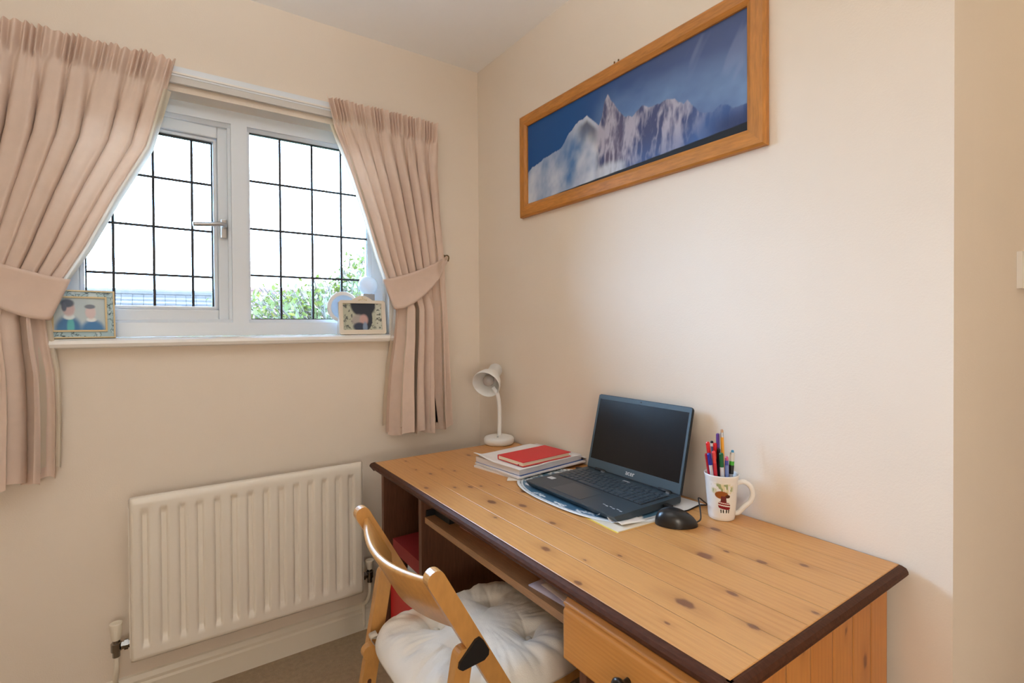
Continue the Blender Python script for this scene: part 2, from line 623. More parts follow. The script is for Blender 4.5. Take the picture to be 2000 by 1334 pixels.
def curtain(label, inner, outer, hook, seed, band):
    zi = np.array([p[1] for p in inner])[::-1]
    xi = np.array([p[0] for p in inner])[::-1]
    zo = np.array([p[1] for p in outer])[::-1]
    xo = np.array([p[0] for p in outer])[::-1]
    ztop = inner[0][1]
    zbot = min(inner[-1][1], outer[-1][1])
    sgn = 1 if inner[0][0] > outer[0][0] else -1
    root = thing('curtain', label, 'curtain', ((xi.mean() + xo.mean()) / 2, -.09, zbot), group='tied back curtains at the window')
    nu, nvv = 420, 170

    def surf(dy, inset, ampk, zb_add=0., u0=0., u1=1.):
        u = np.linspace(u0, u1, nu)[None, :]
        v = np.linspace(0, 1, nvv)[:, None] ** .9
        zz = ztop + .035 * 0 + (zbot - zb_add - ztop) * v
        Z = zz + 0 * u
        XI = np.interp(Z, zi, xi)
        XO = np.interp(Z, zo, xo)
        ztie = hook[1] - .10
        head = sstep(.100, .070, ztop - Z)                 # gathered heading
        amp = .006 + .014 * sstep(.05, .35, ztop - Z) - .007 * np.exp(-((Z - ztie) / .13) ** 2) + .008 * sstep(ztie - .15, zbot, Z)
        n = 8.5
        warp = .035 * (fbm(u * 5 + 0 * Z, Z * 1.2, seed, 3) - .5) * 2
        ph = 2 * PI * n * (u + warp) + seed
        big = np.sin(ph) + .38 * np.sin(2 * ph + 1.3 + seed) + .5 * (fbm(u * 14, Z * 2.5, seed + 5, 3) - .5)
        low = sstep(ztie + .03, ztie - .14, Z)          # fewer, broader folds hang below the tie
        ph2 = 2 * PI * 4.2 * (u + .9 * warp + .05 * np.sin(u * 9 + seed)) + seed * 1.7
        big2 = 1.25 * np.tanh(2.2 * np.sin(ph2)) + .25 * np.sin(2.6 * ph2 + 1) + .5 * (fbm(u * 14, Z * 2.5, seed + 5, 3) - .5)
        big = big * (1 - low) + big2 * low
        fine = np.sin(2 * PI * 30 * (u + .010 * np.sin(u * 40 + seed))) * (.6 + .8 * vn(u * 30, Z * 0, seed + 9))
        edge = sstep(0, .14, u) * .75 + .25
        tie_pinch = 1 - .75 * np.exp(-((Z - hook[1]) / .16) ** 2) * sstep(.35, 0, u)
        yc = -.042 - .004 * sstep(.02, .25, ztop - Z) - .020 * u ** 4 * sstep(1.45, 1.25, Z)
        Y = yc + dy + ampk * (amp * big * (1 - .75 * head) * edge * tie_pinch + (.0085 * fine * (head + .15 * sstep(.25, .1, ztop - Z))))
        X = XO + (XI - XO) * u + ampk * sgn * amp * .55 * np.cos(ph + .5) * (1 - head) * edge * np.minimum(1, (1 - u) * 12 + .15)
        X = X - sgn * inset * sstep(.90, 1., u)
        # ruffled top and uneven hem
        Z = Z + head * .010 * (vn(u * 46, 0 * Z, seed + 2) - .3) + .010 * np.sin(ph * .5) * sstep(zbot + .25, zbot, Z)
        Y = np.minimum(Y, -.012)
        return np.stack([X, Y, Z], -1)

    P = surf(0, 0, 1)
    drape = link('drape', grid_mesh('drape', P), M_CURT, root, smooth=True)
    L = surf(.007, -.012, 1., -.03)
    ln = link('lining', grid_mesh('lining', L[10:]), M_LINING, root, smooth=True)
    # tieback band: wraps the bunched cloth and runs up to the hook
    (tx, tz), (bx, bz) = band
    nA, nB = 60, 12
    a = np.linspace(-.22, 1, nA)[:, None]
    b = np.linspace(0, 1, nB)[None, :]
    ac = np.clip(a, 0, 1)
    topx = tx + (hook[0] - tx) * ac
    topz = tz + (hook[1] + .012 - tz) * ac - .012 * np.sin(PI * ac)
    botx = bx + (hook[0] - bx) * ac
    botz = bz + (hook[1] - .012 - bz) * (ac ** 1.7)
    X = topx + (botx - topx) * b
    Z = topz + (botz - topz) * b
    yf = -.078 + .045 * sstep(.72, 1., a) + .006 * np.sin(b * PI)
    back = np.clip(-a / .22, 0, 1)
    Y = np.where(a < 0, -.075 + .055 * (1 - np.cos(back * PI / 2)), yf)
    X = X + np.where(a < 0, sgn * .012 * np.sin(back * PI) - sgn * .03 * back ** 2, 0) + sgn * .006 * sstep(.1, 0, ac)
    tb = link('tieback', grid_mesh('tieback', np.stack([X, Y + 0 * b, Z], -1)), M_CURT, root, smooth=True)
    solidify(tb, .004)
    bm = bmesh.new()
    hx, hz = hook
    tube(bm, spline([(hx + .004 * sgn, -.001, hz + .012), (hx, -.03, hz + .014), (hx, -.045, hz + .004), (hx, -.038, hz - .012)], 6), .003, 8)
    lathe(bm, [(0, 0), (.010, 0), (.009, .004), (0, .005)], 14, Matrix.Translation((hx + .004 * sgn, 0, hz + .012)) @ Matrix.Rotation(PI / 2, 4, 'X'))
    bm_obj('wall_hook', bm, M_BRASS, root, smooth=True)
    return root


curtain('pinkish beige curtain tied back at the right of the window, above the desk corner',
        [(-.70, 2.105), (-.669, 1.985), (-.612, 1.833), (-.553, 1.663), (-.503, 1.507), (-.468, 1.412), (-.430, 1.301), (-.440, 1.181), (-.458, 1.058), (-.468, .935), (-.474, .795)],
        [(-.222, 2.105), (-.232, 1.896), (-.222, 1.702), (-.205, 1.518), (-.195, 1.309), (-.186, 1.088), (-.174, .782)],
        (-.180, 1.525), 1.7, ((-.478, 1.416), (-.430, 1.298)))
curtain('pinkish beige curtain tied back at the left edge of the photo',
        [(-1.177, 2.105), (-1.212, 1.965), (-1.253, 1.804), (-1.338, 1.633), (-1.411, 1.471), (-1.465, 1.37), (-1.508, 1.256), (-1.500, 1.171), (-1.490, 1.097), (-1.488, .993), (-1.492, .80)],
        [(-1.72, 2.105), (-1.725, 1.896), (-1.735, 1.702), (-1.75, 1.518), (-1.76, 1.309), (-1.77, 1.088), (-1.78, .78)],
        (-1.775, 1.475), 4.1, ((-1.462, 1.372), (-1.508, 1.252)))

# ------------------------------------------------------------------ radiator
rad = thing('radiator', 'white ribbed panel radiator under the window', 'radiator', (-.95, -.07, .195))
RX0, RX1, RZ0, RZ1 = -1.312, -.592, .195, .702


def rad_panel(yf, x0, x1, z0, z1):
    nu, nv2 = 57 * 5, 70
    u = np.linspace(x0, x1, nu)[None, :]
    v = np.linspace(z0, z1, nv2)[:, None]
    pitch = (x1 - x0 - .03) / 14
    ph = ((u - x0 - .015) / pitch) % 1
    groove = sstep(.14, .26, ph) * sstep(.70, .58, ph) * ((u > x0 + .015) & (u < x1 - .015))
    vert = sstep(z0 + .035, z0 + .060, v) * sstep(z1 - .035, z1 - .055, v)
    rim = np.maximum(sstep(x0 + .006, x0, u), np.maximum(sstep(x1 - .006, x1, u), np.maximum(sstep(z0 + .008, z0, v), sstep(z1 - .012, z1, v))))
    Y = yf + .010 * groove * vert + .010 * rim
    X = u + 0 * v
    Z = v + 0 * u
    return np.stack([X, Y, Z], -1)


fp = link('front_panel', grid_mesh('front_panel', rad_panel(-.100, RX0, RX1, RZ0, RZ1)), M_WHITEMETAL, rad, smooth=True)
solidify(fp, .004, 1.)
bp = link('rear_panel', grid_mesh('rear_panel', rad_panel(-.050, RX0 - .004, RX1 + .004, RZ0, RZ1 - .018)), M_WHITEMETAL, rad, smooth=True)
solidify(bp, .004, 1.)
bm = bmesh.new()
for i in range(36):
    fx = RX0 + .03 + i * (RX1 - RX0 - .06) / 35
    box(bm, fx - .0008, fx + .0008, -.088, -.042, RZ0 + .03, RZ1 - .03)
bm_obj('convector_fins', bm, M_WHITEMETAL, rad)
bbox('side_flange', (RX0 - .006, RX0 - .001, -.092, -.045, RZ0 + .012, RZ1 - .03), M_WHITEMETAL, rad, bevel=.002)
bbox('side_flange', (RX1 + .001, RX1 + .006, -.092, -.045, RZ0 + .012, RZ1 - .03), M_WHITEMETAL, rad, bevel=.002)
for bx in (RX0 + .12, RX1 - .12):
    bbox('wall_bracket', (bx - .015, bx + .015, -.045, -.001, RZ0 + .05, RZ1 - .05), M_WHITEMETAL, rad, bevel=.002)


def valve(x, s, z, cap_h, r_cap):
    bm = bmesh.new()
    tube(bm, [(x - s * .04, -.070, z), (x - s * .012, -.070, z)], .012, 6)
    lathe(bm, [(0, -.030), (.010, -.030), (.010, -.012), (.014, -.012), (.014, .012), (.010, .014), (.010, .026), (0, .026)], 14, Matrix.Translation((x, -.070, z)))
    tube(bm, [(x - s * .030, -.070, z), (x - s * .020, -.070, z)], .016, 6)
    vb_ = bm_obj('valve', bm, M_CHROME, rad, smooth=False)
    bm = bmesh.new()
    lathe(bm, [(0, .022), (.011, .022), (.013, .03), (r_cap, cap_h - .008), (r_cap, cap_h - .002), (r_cap - .003, cap_h), (0, cap_h)], 20, Matrix.Translation((x, -.070, z)))
    bm_obj('valve_cap', bm, M_TRIMW, vb_, smooth=False)
    bm = bmesh.new()
    tube(bm, spline([(x, -.070, z - .025), (x, -.070, z - .07), (x - .004, -.050, z - .115), (x - .006, -.022, z - .135), (x - .006, -.012, z - .16), (x - .006, -.012, max(z - .24, .01))], 6), .0075, 10)
    bm_obj('pipe', bm, M_TRIMW, rad, smooth=True)


valve(-1.352, -1, .245, .075, .017)
valve(-.555, 1, .246, .058, .017)

# ------------------------------------------------------------------ wood
PINE_A = npl(lin(207, 151, 89))
PINE_B = npl(lin(186, 123, 64))
PINE_D = npl(lin(104, 56, 38))
M_PINE = mat('honey_pine', rough=.38, attr=True, grain=.07, gscale=30, stretch=(14, .8, 14), bump=.04, bscale=40, coat=.15)
M_PINEV = mat('honey_pine_upright', rough=.42, attr=True, grain=.07, gscale=30, stretch=(14, 14, .8), bump=.04, bscale=40)
M_EDGE = mat('dark_stained_edge', (.070, .024, .011), .5, grain=.3, gscale=60, stretch=(4, 1, 4), spec=.15)
M_CARC = mat('shaded_carcass_brown', (.135, .055, .028), .5, grain=.25, gscale=25, stretch=(10, 10, .8))  # carcass pine, darkened to carry the shade inside the desk
M_TRAY = mat('pine_tray', (.36, .19, .085), .4, grain=.2, gscale=25, stretch=(10, .8, 10))


def pine(across, along, seed, knots=(), tone=0., figure=1.):
    """colours of a pine board; knots are (across, along, size)"""
    warp = .012 * (fbm(across * 8 + seed, along * 1.6, seed, 3) - .5) * 2
    a2 = across + warp
    dark = np.zeros_like(across)
    halo = np.zeros_like(across)
    for ka, kl, s in knots:
        s = s * .82
        da, dl = (across - ka), (along - kl)
        el = 1.7
        n = .25 * (vn(da * 160 + 5, dl * 120 + 9, seed + ka * 50) - .5)
        r = np.sqrt((da / s) ** 2 + (dl / (s * el)) ** 2) + n
        dark = np.maximum(dark, sstep(1.0, .55, r))
        rh = np.sqrt((da / (s * 2.0)) ** 2 + (dl / (s * el * 3.4)) ** 2)
        halo = np.maximum(halo, np.exp(-rh ** 2 * 1.6))
        a2 = a2 + .9 * s * np.exp(-rh ** 2) * np.sign(da) * np.exp(-(da / (s * 2)) ** 2) * -1
    ring = .5 + .5 * np.sin(a2 * 2 * PI * (70 * figure) + 3 * fbm(across * 4, along * .8, seed + 3, 2) * 2 * PI)
    ring = ring ** 2.2
    fleck = fbm(across * 260, along * 5, seed + 7, 3)
    blotch = fbm(across * 9 + seed, along * 2.2, seed + 11, 3)
    t = np.clip(.30 * ring + .35 * (fleck - .5) + .7 * (blotch - .5) + tone, 0, 1)
    C = mixc(np.broadcast_to(PINE_A, across.shape + (3,)), PINE_B, t)
    C = mixc(C, PINE_B * .72, halo * .45)
    C = mixc(C, PINE_D, dark * .8)
    return C


# ------------------------------------------------------------------ desk
DX0, DX1, DY0, DY1, DZ = -.608, -.012, -1.662, -.262, .740
desk = thing('desk', 'honey pine desk with dark moulded edge, drawer and pull-out tray', 'desk', (-.31, -.96, 0))
KNOTS = [(-0.504, -0.318, .006), (-0.520, -0.443, .005), (-0.501, -0.516, .008), (-0.444, -0.487, .005), (-0.420, -0.532, .006), (-0.577, -0.644, .009), (-0.505, -0.690, .007), (-0.464, -0.713, .010), (-0.434, -0.726, .006), (-0.384, -0.751, .004), (-0.360, -0.844, .010), (-0.483, -0.863, .015), (-0.431, -0.937, .013), (-0.537, -0.966, .006), (-0.442, -1.080, .010), (-0.547, -1.184, .012), (-0.277, -0.378, .010), (-0.153, -1.334, .012), (-0.296, -1.404, .018), (-0.241, -1.419, .006), (-0.227, -1.488, .010), (-0.172, -1.546, .009), (-0.441, -1.300, .006), (-0.515, -1.273, .004), (-0.590, -1.335, .009), (-0.389, -1.524, .010), (-0.486, -1.496, .017), (-0.560, -1.517, .005), (-0.455, -1.603, .010), (-0.333, -1.642, .006)]
NB = 8
bx_edges = np.linspace(DX0 + .008, DX1, NB + 1)
tones = [.02, -.06, .06, -.04, .05, -.02, .08, .10]
for i in range(NB):
    xa, xb = bx_edges[i], bx_edges[i + 1]
    nx, ny = 28, 470
    X, Y = np.meshgrid(np.linspace(xa, xb, nx), np.linspace(DY0 + .008, DY1 - .008, ny))
    d = np.minimum(X - xa, xb - X)
    Z = DZ - .00010 * sstep(.0016, 0, d)
    kn = [k for k in KNOTS if xa - .01 < k[0] < xb + .01]
    C = pine(X, Y, i * 3.7 + 1, kn, tones[i])
    C = C * (1 - .12 * sstep(.0022, 0, d))[..., None]
    o = link('board', grid_mesh('board', np.stack([X, Y, Z], -1), C), M_PINE, desk)
    solidify(o, .022)


def moulding(a, b, n, trim0=0., trim1=0.):
    """dark half-round edge between a and b; n points outwards"""
    a, b, n = Vector(a), Vector(b), Vector(n)
    prof = [(-.012, 0), (-.004, 0), (.004, -.003), (.0075, -.009), (.008, -.014), (.004, -.020), (-.004, -.025), (-.014, -.027)]
    bm = bmesh.new()
    d = (b - a).normalized()
    va = [bm.verts.new(a + n * p + Vector((0, 0, z)) - d * max(p, 0) * trim0) for p, z in prof]
    vb = [bm.verts.new(b + n * p + Vector((0, 0, z)) + d * max(p, 0) * trim1) for p, z in prof]
    for i in range(len(prof)):
        j = (i + 1) % len(prof)
        bm.faces.new((va[i], va[j], vb[j], vb[i]))
    bm.faces.new(va)
    bm.faces.new(vb[::-1])
    bm_obj('edge_moulding', bm, M_EDGE, desk)


ez = DZ - .0002
moulding((DX0, DY1, ez - .0006), (DX0, DY0, ez - .0006), (-1, 0, 0), 1, 1)
moulding((DX0, DY1, ez - .0006), (DX1, DY1, ez - .0006), (0, 1, 0), 1, 0)
moulding((DX0, DY0, ez - .0006), (DX1, DY0, ez - .0006), (0, -1, 0), 1, 0)

PX = -.580          # front of the carcass
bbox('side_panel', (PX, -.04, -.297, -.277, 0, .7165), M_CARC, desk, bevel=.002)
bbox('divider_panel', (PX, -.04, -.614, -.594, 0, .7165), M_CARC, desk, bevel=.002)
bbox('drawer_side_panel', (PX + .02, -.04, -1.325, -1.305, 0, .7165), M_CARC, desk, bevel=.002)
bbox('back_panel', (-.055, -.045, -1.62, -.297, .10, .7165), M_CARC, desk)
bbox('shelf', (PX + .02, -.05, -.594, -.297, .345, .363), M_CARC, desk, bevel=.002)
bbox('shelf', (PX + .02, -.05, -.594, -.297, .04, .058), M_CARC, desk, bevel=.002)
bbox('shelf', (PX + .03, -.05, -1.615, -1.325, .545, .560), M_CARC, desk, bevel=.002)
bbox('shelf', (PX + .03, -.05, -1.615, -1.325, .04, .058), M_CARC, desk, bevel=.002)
# right end: upright boards
edges = np.linspace(PX, -.030, 8)
PK = [(-.134, .582, .013), (-.369, .692, .008), (-.215, .668, .006), (-.464, .655, .008), (-.30, .40, .01), (-.44, .30, .012)]
for i in range(7):
    xa, xb = edges[i], edges[i + 1]
    X, Zz = np.meshgrid(np.linspace(xa, xb, 20), np.linspace(0, .7165, 160))
    d = np.minimum(X - xa, xb - X)
    Yy = -1.640 + .0007 * sstep(.0016, 0, d)
    C = pine(X, Zz, 40 + i * 2.3, [k for k in PK if xa - .005 < k[0] < xb + .005], [.1, .25, .05, .3, .12, .28, .2][i])
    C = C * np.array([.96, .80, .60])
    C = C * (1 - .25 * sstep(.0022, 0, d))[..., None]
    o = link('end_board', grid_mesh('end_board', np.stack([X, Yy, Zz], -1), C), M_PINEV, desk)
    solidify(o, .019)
# keyboard tray on black runners
tray = bbox('pull_out_tray', (-.572, -.14, -1.296, -.622, .626, .644), M_TRAY, desk, bevel=.002)
bbox('runner', (-.565, -.12, -.621, -.615, .628, .662), M_BLACK, tray, bevel=.001)
bbox('runner', (-.565, -.12, -1.304, -1.297, .628, .662), M_BLACK, tray, bevel=.001)
# drawer
nz = 60
Yg, Zg = np.meshgrid(np.linspace(-1.302, -1.634, 170), np.linspace(.578, .700, nz))
PXg = -.598 + .010 * sstep(.690, .700, Zg) + .004 * sstep(.681, .678, Zg) * 0 + .003 * (sstep(.676, .680, Zg) - sstep(.684, .690, Zg)) + .005 * sstep(.584, .578, Zg)
Cg = pine(Zg * 1., Yg, 77, [], .1, 1.6) * np.array([.98, .88, .68])
dr = link('drawer', grid_mesh('drawer', np.stack([PXg, Yg, Zg], -1), Cg), M_PINE, desk, smooth=True)
solidify(dr, .018)
bm = bmesh.new()
lathe(bm, [(0, 0), (.006, 0), (.005, .008), (.006, .013), (.012, .018), (.0145, .024), (.012, .029), (0, .031)], 20, Matrix.Translation((-.598, -1.468, .632)) @ frame_to((-1, 0, 0)))
bm_obj('knob', bm, mat('dark_bronze', (.035, .028, .022), .3, metal=.6), dr, smooth=True)
bm = bmesh.new()
box(bm, -.575, -.10, -1.605, -1.330, .570, .582)
box(bm, -.575, -.10, -1.340, -1.330, .582, .66)
box(bm, -.575, -.10, -1.605, -1.595, .582, .66)
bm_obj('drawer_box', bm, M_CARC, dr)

# things kept under the desk top
M_RED = mat('red_plastic', (.60, .012, .018), .35)
M_REDD = mat('red_card', (.26, .018, .020), .6)
o = bbox('box_file', (-.560, -.27, -.585, -.330, .4335, .478), M_REDD, None, bevel=.003)
tag(o, 'dull red box file lying flat in the left desk compartment', 'box')
clr = mat('clear_sleeve', (.55, .62, .72), .25)
for i in range(4):
    o = bbox('plastic_wallet', (-.560 + .004 * (i % 2), -.35, -.585, -.42 - .01 * i, .3635 + i * .017, .3790 + i * .017), clr, None, bevel=.002)
    tag(o, 'bluish clear plastic wallet stacked under the dull red box file', 'wallet', group='plastic wallets in the desk compartment')
bm = bmesh.new()
prism(bm, [(-.562, .0595), (-.30, .0595), (-.30, .330), (-.562, .330)], -.575, -.310)
o = bm_obj('storage_box', bm, M_RED, None, bevel=.006)
tag(o, 'bright red plastic box on the bottom shelf behind the chair back', 'box')
bm = bmesh.new()
prism(bm, [(-.540, .6445), (-.33, .6445), (-.33, .700), (-.50, .706), (-.535, .690)], -.72, -.628)
o = bm_obj('black_case', bm, M_BLACK, None, bevel=.006)
tag(o, 'black case at the left end of the pull-out tray', 'case')


def sheet(name, x0, x1, y0, y1, z, t, m, label, cat, rot=0., sag=0., seed=0, bev=0):
    nx, ny = 14, 14
    X, Y = np.meshgrid(np.linspace(x0, x1, nx), np.linspace(y0, y1, ny))
    cx_, cy_ = (x0 + x1) / 2, (y0 + y1) / 2
    Z = z + sag * fbm((X - x0) * 9 + seed, (Y - y0) * 9, seed, 2)
    c, s = math.cos(rot), math.sin(rot)
    XX = cx_ + c * (X - cx_) - s * (Y - cy_)
    YY = cy_ + s * (X - cx_) + c * (Y - cy_)
    o = link(name, grid_mesh(name, np.stack([XX, YY, Z], -1)), m, None, smooth=True)
    solidify(o, t, 1.)
    return tag(o, label, cat)


M_PINKP = mat('pink_paper', (.52, .26, .24), .8)
M_ENV = mat('lilac_envelope', (.62, .56, .66), .8)
sheet('paper_folder', -.52, -.30, -.98, -.75, .6446, .010, M_PINKP, 'dull pink folder lying on the tray under the desk top', 'folder', .05)
sheet('paper_folder', -.50, -.28, -1.105, -.995, .6446, .012, M_PINKP, 'second dull pink folder, further right on the tray', 'folder', -.1)
sheet('envelope', -.556, -.33, -1.28, -1.13, .6446, .003, M_ENV, 'pale lilac envelope at the right end of the tray', 'envelope', .08)
sheet('envelope', -.545, -.40, -1.26, -1.165, .6500, .002, mat('cream_envelope', (.66, .56, .50), .8), 'small cream envelope lying on the lilac envelope', 'envelope', -.05)

# ------------------------------------------------------------------ chair
M_BEECH = mat('honey_beech', (.56, .285, .085), .36, grain=.10, gscale=28, stretch=(3, 3, 1.2), var=.05, vscale=6, coat=.2)
M_BEECHL = mat('pale_beech_end', (.66, .42, .22), .4, grain=.1, gscale=40)
chair = thing('folding_chair', 'honey wooden folding chair pushed up to the desk', 'chair', (-.62, -.99, 0))
TOP, FOOT = (-.820, .757), (-.400, .012)
YL0, YL1, YR0, YR1 = -.797, -.775, -1.206, -1.184
for y0, y1 in ((YL0, YL1), (YR0, YR1)):
    bm = bmesh.new()
    prism(bm, capsule(TOP, FOOT, .036, 10), y0, y1)
    bm_obj('back_stile', bm, M_BEECH, chair, bevel=.0025)
    bm = bmesh.new()
    prism(bm, capsule((-.762, .592), (-.866, .014), .036, 10), y0, y1)
    leg = bm_obj('rear_leg', bm, M_BEECH, chair, bevel=.0025)
    bm = bmesh.new()
    iy = y0 - .0006 if y0 == YL0 else y1 - .0006
    prism(bm, capsule((-.808, .335), (-.852, .09), .010, 6), iy, iy + .0012)
    bm_obj('slot', bm, mat('slot_shadow', (.10, .035, .015), .7), leg)
    # black hinge plate on the outer face, spanning stile and leg
    bm = bmesh.new()
    oy = (y1, y1 + .006) if y0 == YL0 else (y0 - .006, y0)
    prism(bm, [(-.741, .622), (-.731, .624), (-.724, .617), (-.711, .594), (-.712, .584), (-.722, .577), (-.770, .574), (-.778, .580), (-.776, .590)], oy[0], oy[1])
    bm_obj('hinge_plate', bm, M_BLACK, chair, bevel=.002)
    # seat side rail inside the legs
    ry = (y0 - .021, y0 - .001) if y0 == YL0 else (y1 + .001, y1 + .021)
    bm = bmesh.new()
    prism(bm, capsule((-.812, .418), (-.425, .440), .036, 8), ry[0], ry[1])
    bm_obj('seat_rail', bm, M_BEECH, chair, bevel=.0025)
RI0, RI1 = YR1 + .021, YL0 - .021
for px_, pz_, rr, nm in ((-.788, .436, .011, 'rear_dowel'), (-.430, .425, .009, 'front_dowel')):
    bm = bmesh.new()
    tube(bm, [(px_, RI0, pz_), (px_, RI1, pz_)], rr, 16)
    bm_obj(nm, bm, M_BEECHL, chair, smooth=True)
for i in range(6):
    sx = -.755 + i * .058
    bbox('seat_slat', (sx - .021, sx + .021, RI0, RI1, .432, .444), M_BEECH, chair, bevel=.002)
bm = bmesh.new()
tube(bm, [(-.452, YR1 - .002, .105), (-.452, YL0 + .002, .105)], .009, 14)
bm_obj('stretcher', bm, M_BEECH, chair, smooth=True)
# curved back board
ns, nh = 40, 10
yv = np.linspace(YR1 + .001, YL0 - .001, ns)
tt = (yv - yv[0]) / (yv[-1] - yv[0])
bul = .046 * np.sin(PI * tt) ** .9
dv = Vector((FOOT[0] - TOP[0], FOOT[1] - TOP[1])).normalized()
nv_ = Vector((dv.y, -dv.x))       # points to the rear and down
prof = []
th, h0, h1 = .014, .012, .138
for k in range(9):
    a = PI + PI * k / 8
    prof.append((h0 + .007 + .007 * math.cos(a) * 1., .007 * math.sin(a)))
prof = [(h0, -.003), (h0 + .003, -.007), (h1 - .003, -.007), (h1, -.004), (h1, .004), (h1 - .003, .007), (h0 + .003, .007), (h0, .003)]
P = np.zeros((ns, len(prof), 3))
for i in range(ns):
    for k, (s, q) in enumerate(prof):
        x = TOP[0] + dv.x * s + nv_.x * (q + bul[i])
        z = TOP[1] + dv.y * s + nv_.y * (q + bul[i] * .55)
        P[i, k] = (x, yv[i], z)
me = grid_mesh('backrest', P, close_u=True)
link('backrest', me, M_BEECH, chair, smooth=True)

# cushion: tufted pad with gathered edges
cush = thing('seat_cushion', 'cream tufted seat cushion on the folding chair', 'cushion', (-.60, -.995, .446))
CX, CY, CA, CB = -.600, -.992, .222, .203
nr, na = 90, 300
rr = np.linspace(0, 1, nr)[:, None]
aa = np.linspace(0, 2 * PI, na, endpoint=False)[None, :]
ca, sa = np.cos(aa), np.sin(aa)
sup = (np.abs(ca) ** 4.5 + np.abs(sa) ** 4.5) ** (-1 / 4.5)
X = CX + CA * sup * ca * rr
Y = CY + CB * sup * sa * rr
tufts = [(-.515, -.915), (-.515, -1.075), (-.680, -.915), (-.680, -1.075)]
H = .062 * (1 - rr ** 5) ** .55 + 0 * aa
for tx_, ty_ in tufts:
    d = np.sqrt((X - tx_) ** 2 + (Y - ty_) ** 2)
    th_ = np.arctan2(Y - ty_, X - tx_)
    H = H - .030 * np.exp(-(d / .022) ** 2) - .016 * np.exp(-(d / .055) ** 2)
    crease = np.exp(-np.abs(((th_ * 5 / (2 * PI) + tx_ * 40) % 1) - .5) * 9)
    H = H - .007 * crease * np.exp(-(d / .055) ** 2) * sstep(0, .02, d)
gath = fbm(aa * 26 / PI + 0 * rr, rr * 2.5, 3, 3) - .5
H = H + .030 * gath * rr ** 2.5 * (1 - rr ** 10) + .008 * (fbm(X * 18, Y * 18, 5, 3) - .5)
H = np.maximum(H, .002)
top = np.stack([X, Y, .452 + H], -1)
bot = np.stack([X, Y, .4465 + .002 * rr + 0 * aa], -1)[::-1]
allp = np.concatenate([top, bot], 0)
base = npl(lin(232, 226, 216))
stain = np.exp(-(((allp[..., 0] + .715) / .030) ** 2 + ((allp[..., 1] + .872) / .022) ** 2))
stain2 = np.exp(-(((allp[..., 0] + .50) / .05) ** 2 + ((allp[..., 1] + 1.195) / .03) ** 2))
C = mixc(np.broadcast_to(base, allp.shape), npl(lin(176, 124, 74)), np.clip(stain * .75 + stain2 * .5, 0, 1))
M_CUSH = mat('cream_cotton', rough=.85, attr=True, bump=.2, bscale=420, sheen=.15)
link('pad', grid_mesh('pad', allp, C, close_u=True), M_CUSH, cush, smooth=True)
M_CUSHP = mat('cream_cotton_plain', lin(206, 198, 186), .85, bump=.2, bscale=420)
for tx_, ty_ in tufts:
    bm = bmesh.new()
    lathe(bm, [(0, .006), (.005, .005), (.008, .002), (.007, 0)], 14, Matrix.Translation((tx_, ty_, .452 + .024)))
    bm_obj('button', bm, M_CUSHP, cush, smooth=True)
for side, yy in (('l', -.83), ('r', -1.15)):
    w_ = .010
    pth = spline([(-.800, yy, .470), (-.815, yy + .006, .462), (-.806, yy + .010, .440), (-.786, yy + .012, .421), (-.770, yy + .010, .432), (-.785, yy + .004, .452), (-.81, yy + .018, .455)], 6)
    P = np.zeros((len(pth), 2, 3))
    for i, p in enumerate(pth):
        P[i, 0] = p + Vector((0, -w_, 0))
        P[i, 1] = p + Vector((0, w_, .002))
    t_ = link('tie_strap', grid_mesh('tie_strap', P), M_CUSHP, cush, smooth=True)
    solidify(t_, .0012)

# ------------------------------------------------------------------ desk lamp
lamp = thing('desk_lamp', 'white gooseneck desk lamp in the corner of the desk', 'lamp', (-.080, -.285, .740))
bm = bmesh.new()
lathe(bm, [(0, 0), (.055, 0), (.060, .004), (.062, .010), (.062, .022), (.058, .029), (.045, .033), (.012, .035), (0, .035)], 40, Matrix.Translation((-.080, -.285, .740)))
bm_obj('base', bm, M_LAMP, lamp, smooth=True)
bm = bmesh.new()
hd_c = Vector((-.128, -.262, .985))                       # centre of the opening
hd_d = Vector((-.74, -.50, -.45)).normalized()
sock = hd_c - hd_d * .112
tube(bm, spline([(-.078, -.285, .770), (-.076, -.285, .84), (-.077, -.284, .90), (-.082, -.279, .945), tuple(hd_c - hd_d * .045 + Vector((.010, -.012, -.036)))], 10), .0085, 14)
bm_obj('gooseneck', bm, M_LAMP, lamp, smooth=True)
Mh = Matrix.Translation(hd_c) @ frame_to(hd_d) @ Matrix.Scale(1.13, 4)
bm = bmesh.new()
lathe(bm, [(.0525, .0), (.0535, -.003), (.050, -.02), (.042, -.042), (.031, -.060), (.026, -.066), (.026, -.105), (.022, -.114), (0, -.116)], 40, Mh)
lathe(bm, [(.0525, .0), (.0505, -.002), (.047, -.02), (.039, -.042), (.029, -.058), (.024, -.064), (0, -.066)], 40, Mh)
bm_obj('shade', bm, M_LAMP, lamp, smooth=True)
bm = bmesh.new()
lathe(bm, [(.012, -.065), (.012, -.052), (.020, -.036), (.021, -.024), (.015, -.012), (0, -.007)], 24, Mh)
bm_obj('bulb', bm, mat('frosted_bulb', (.45, .43, .42), .2), lamp, smooth=True)
bm = bmesh.new()
lathe(bm, [(0, .035), (.004, .035), (.004, .038), (0, .039)], 12, Matrix.Translation((-.105, -.315, .740)))
bm_obj('switch', bm, mat('grey_button', (.5, .5, .5), .4), lamp, smooth=True)

# ------------------------------------------------------------------ papers, folder and red notebook


def rot_rect(cx_, cy_, lx, ly, ang):
    c, s = math.cos(ang), math.sin(ang)
    return [(cx_ + c * a - s * b, cy_ + s * a + c * b) for a, b in ((-lx / 2, -ly / 2), (lx / 2, -ly / 2), (lx / 2, ly / 2), (-lx / 2, ly / 2))]


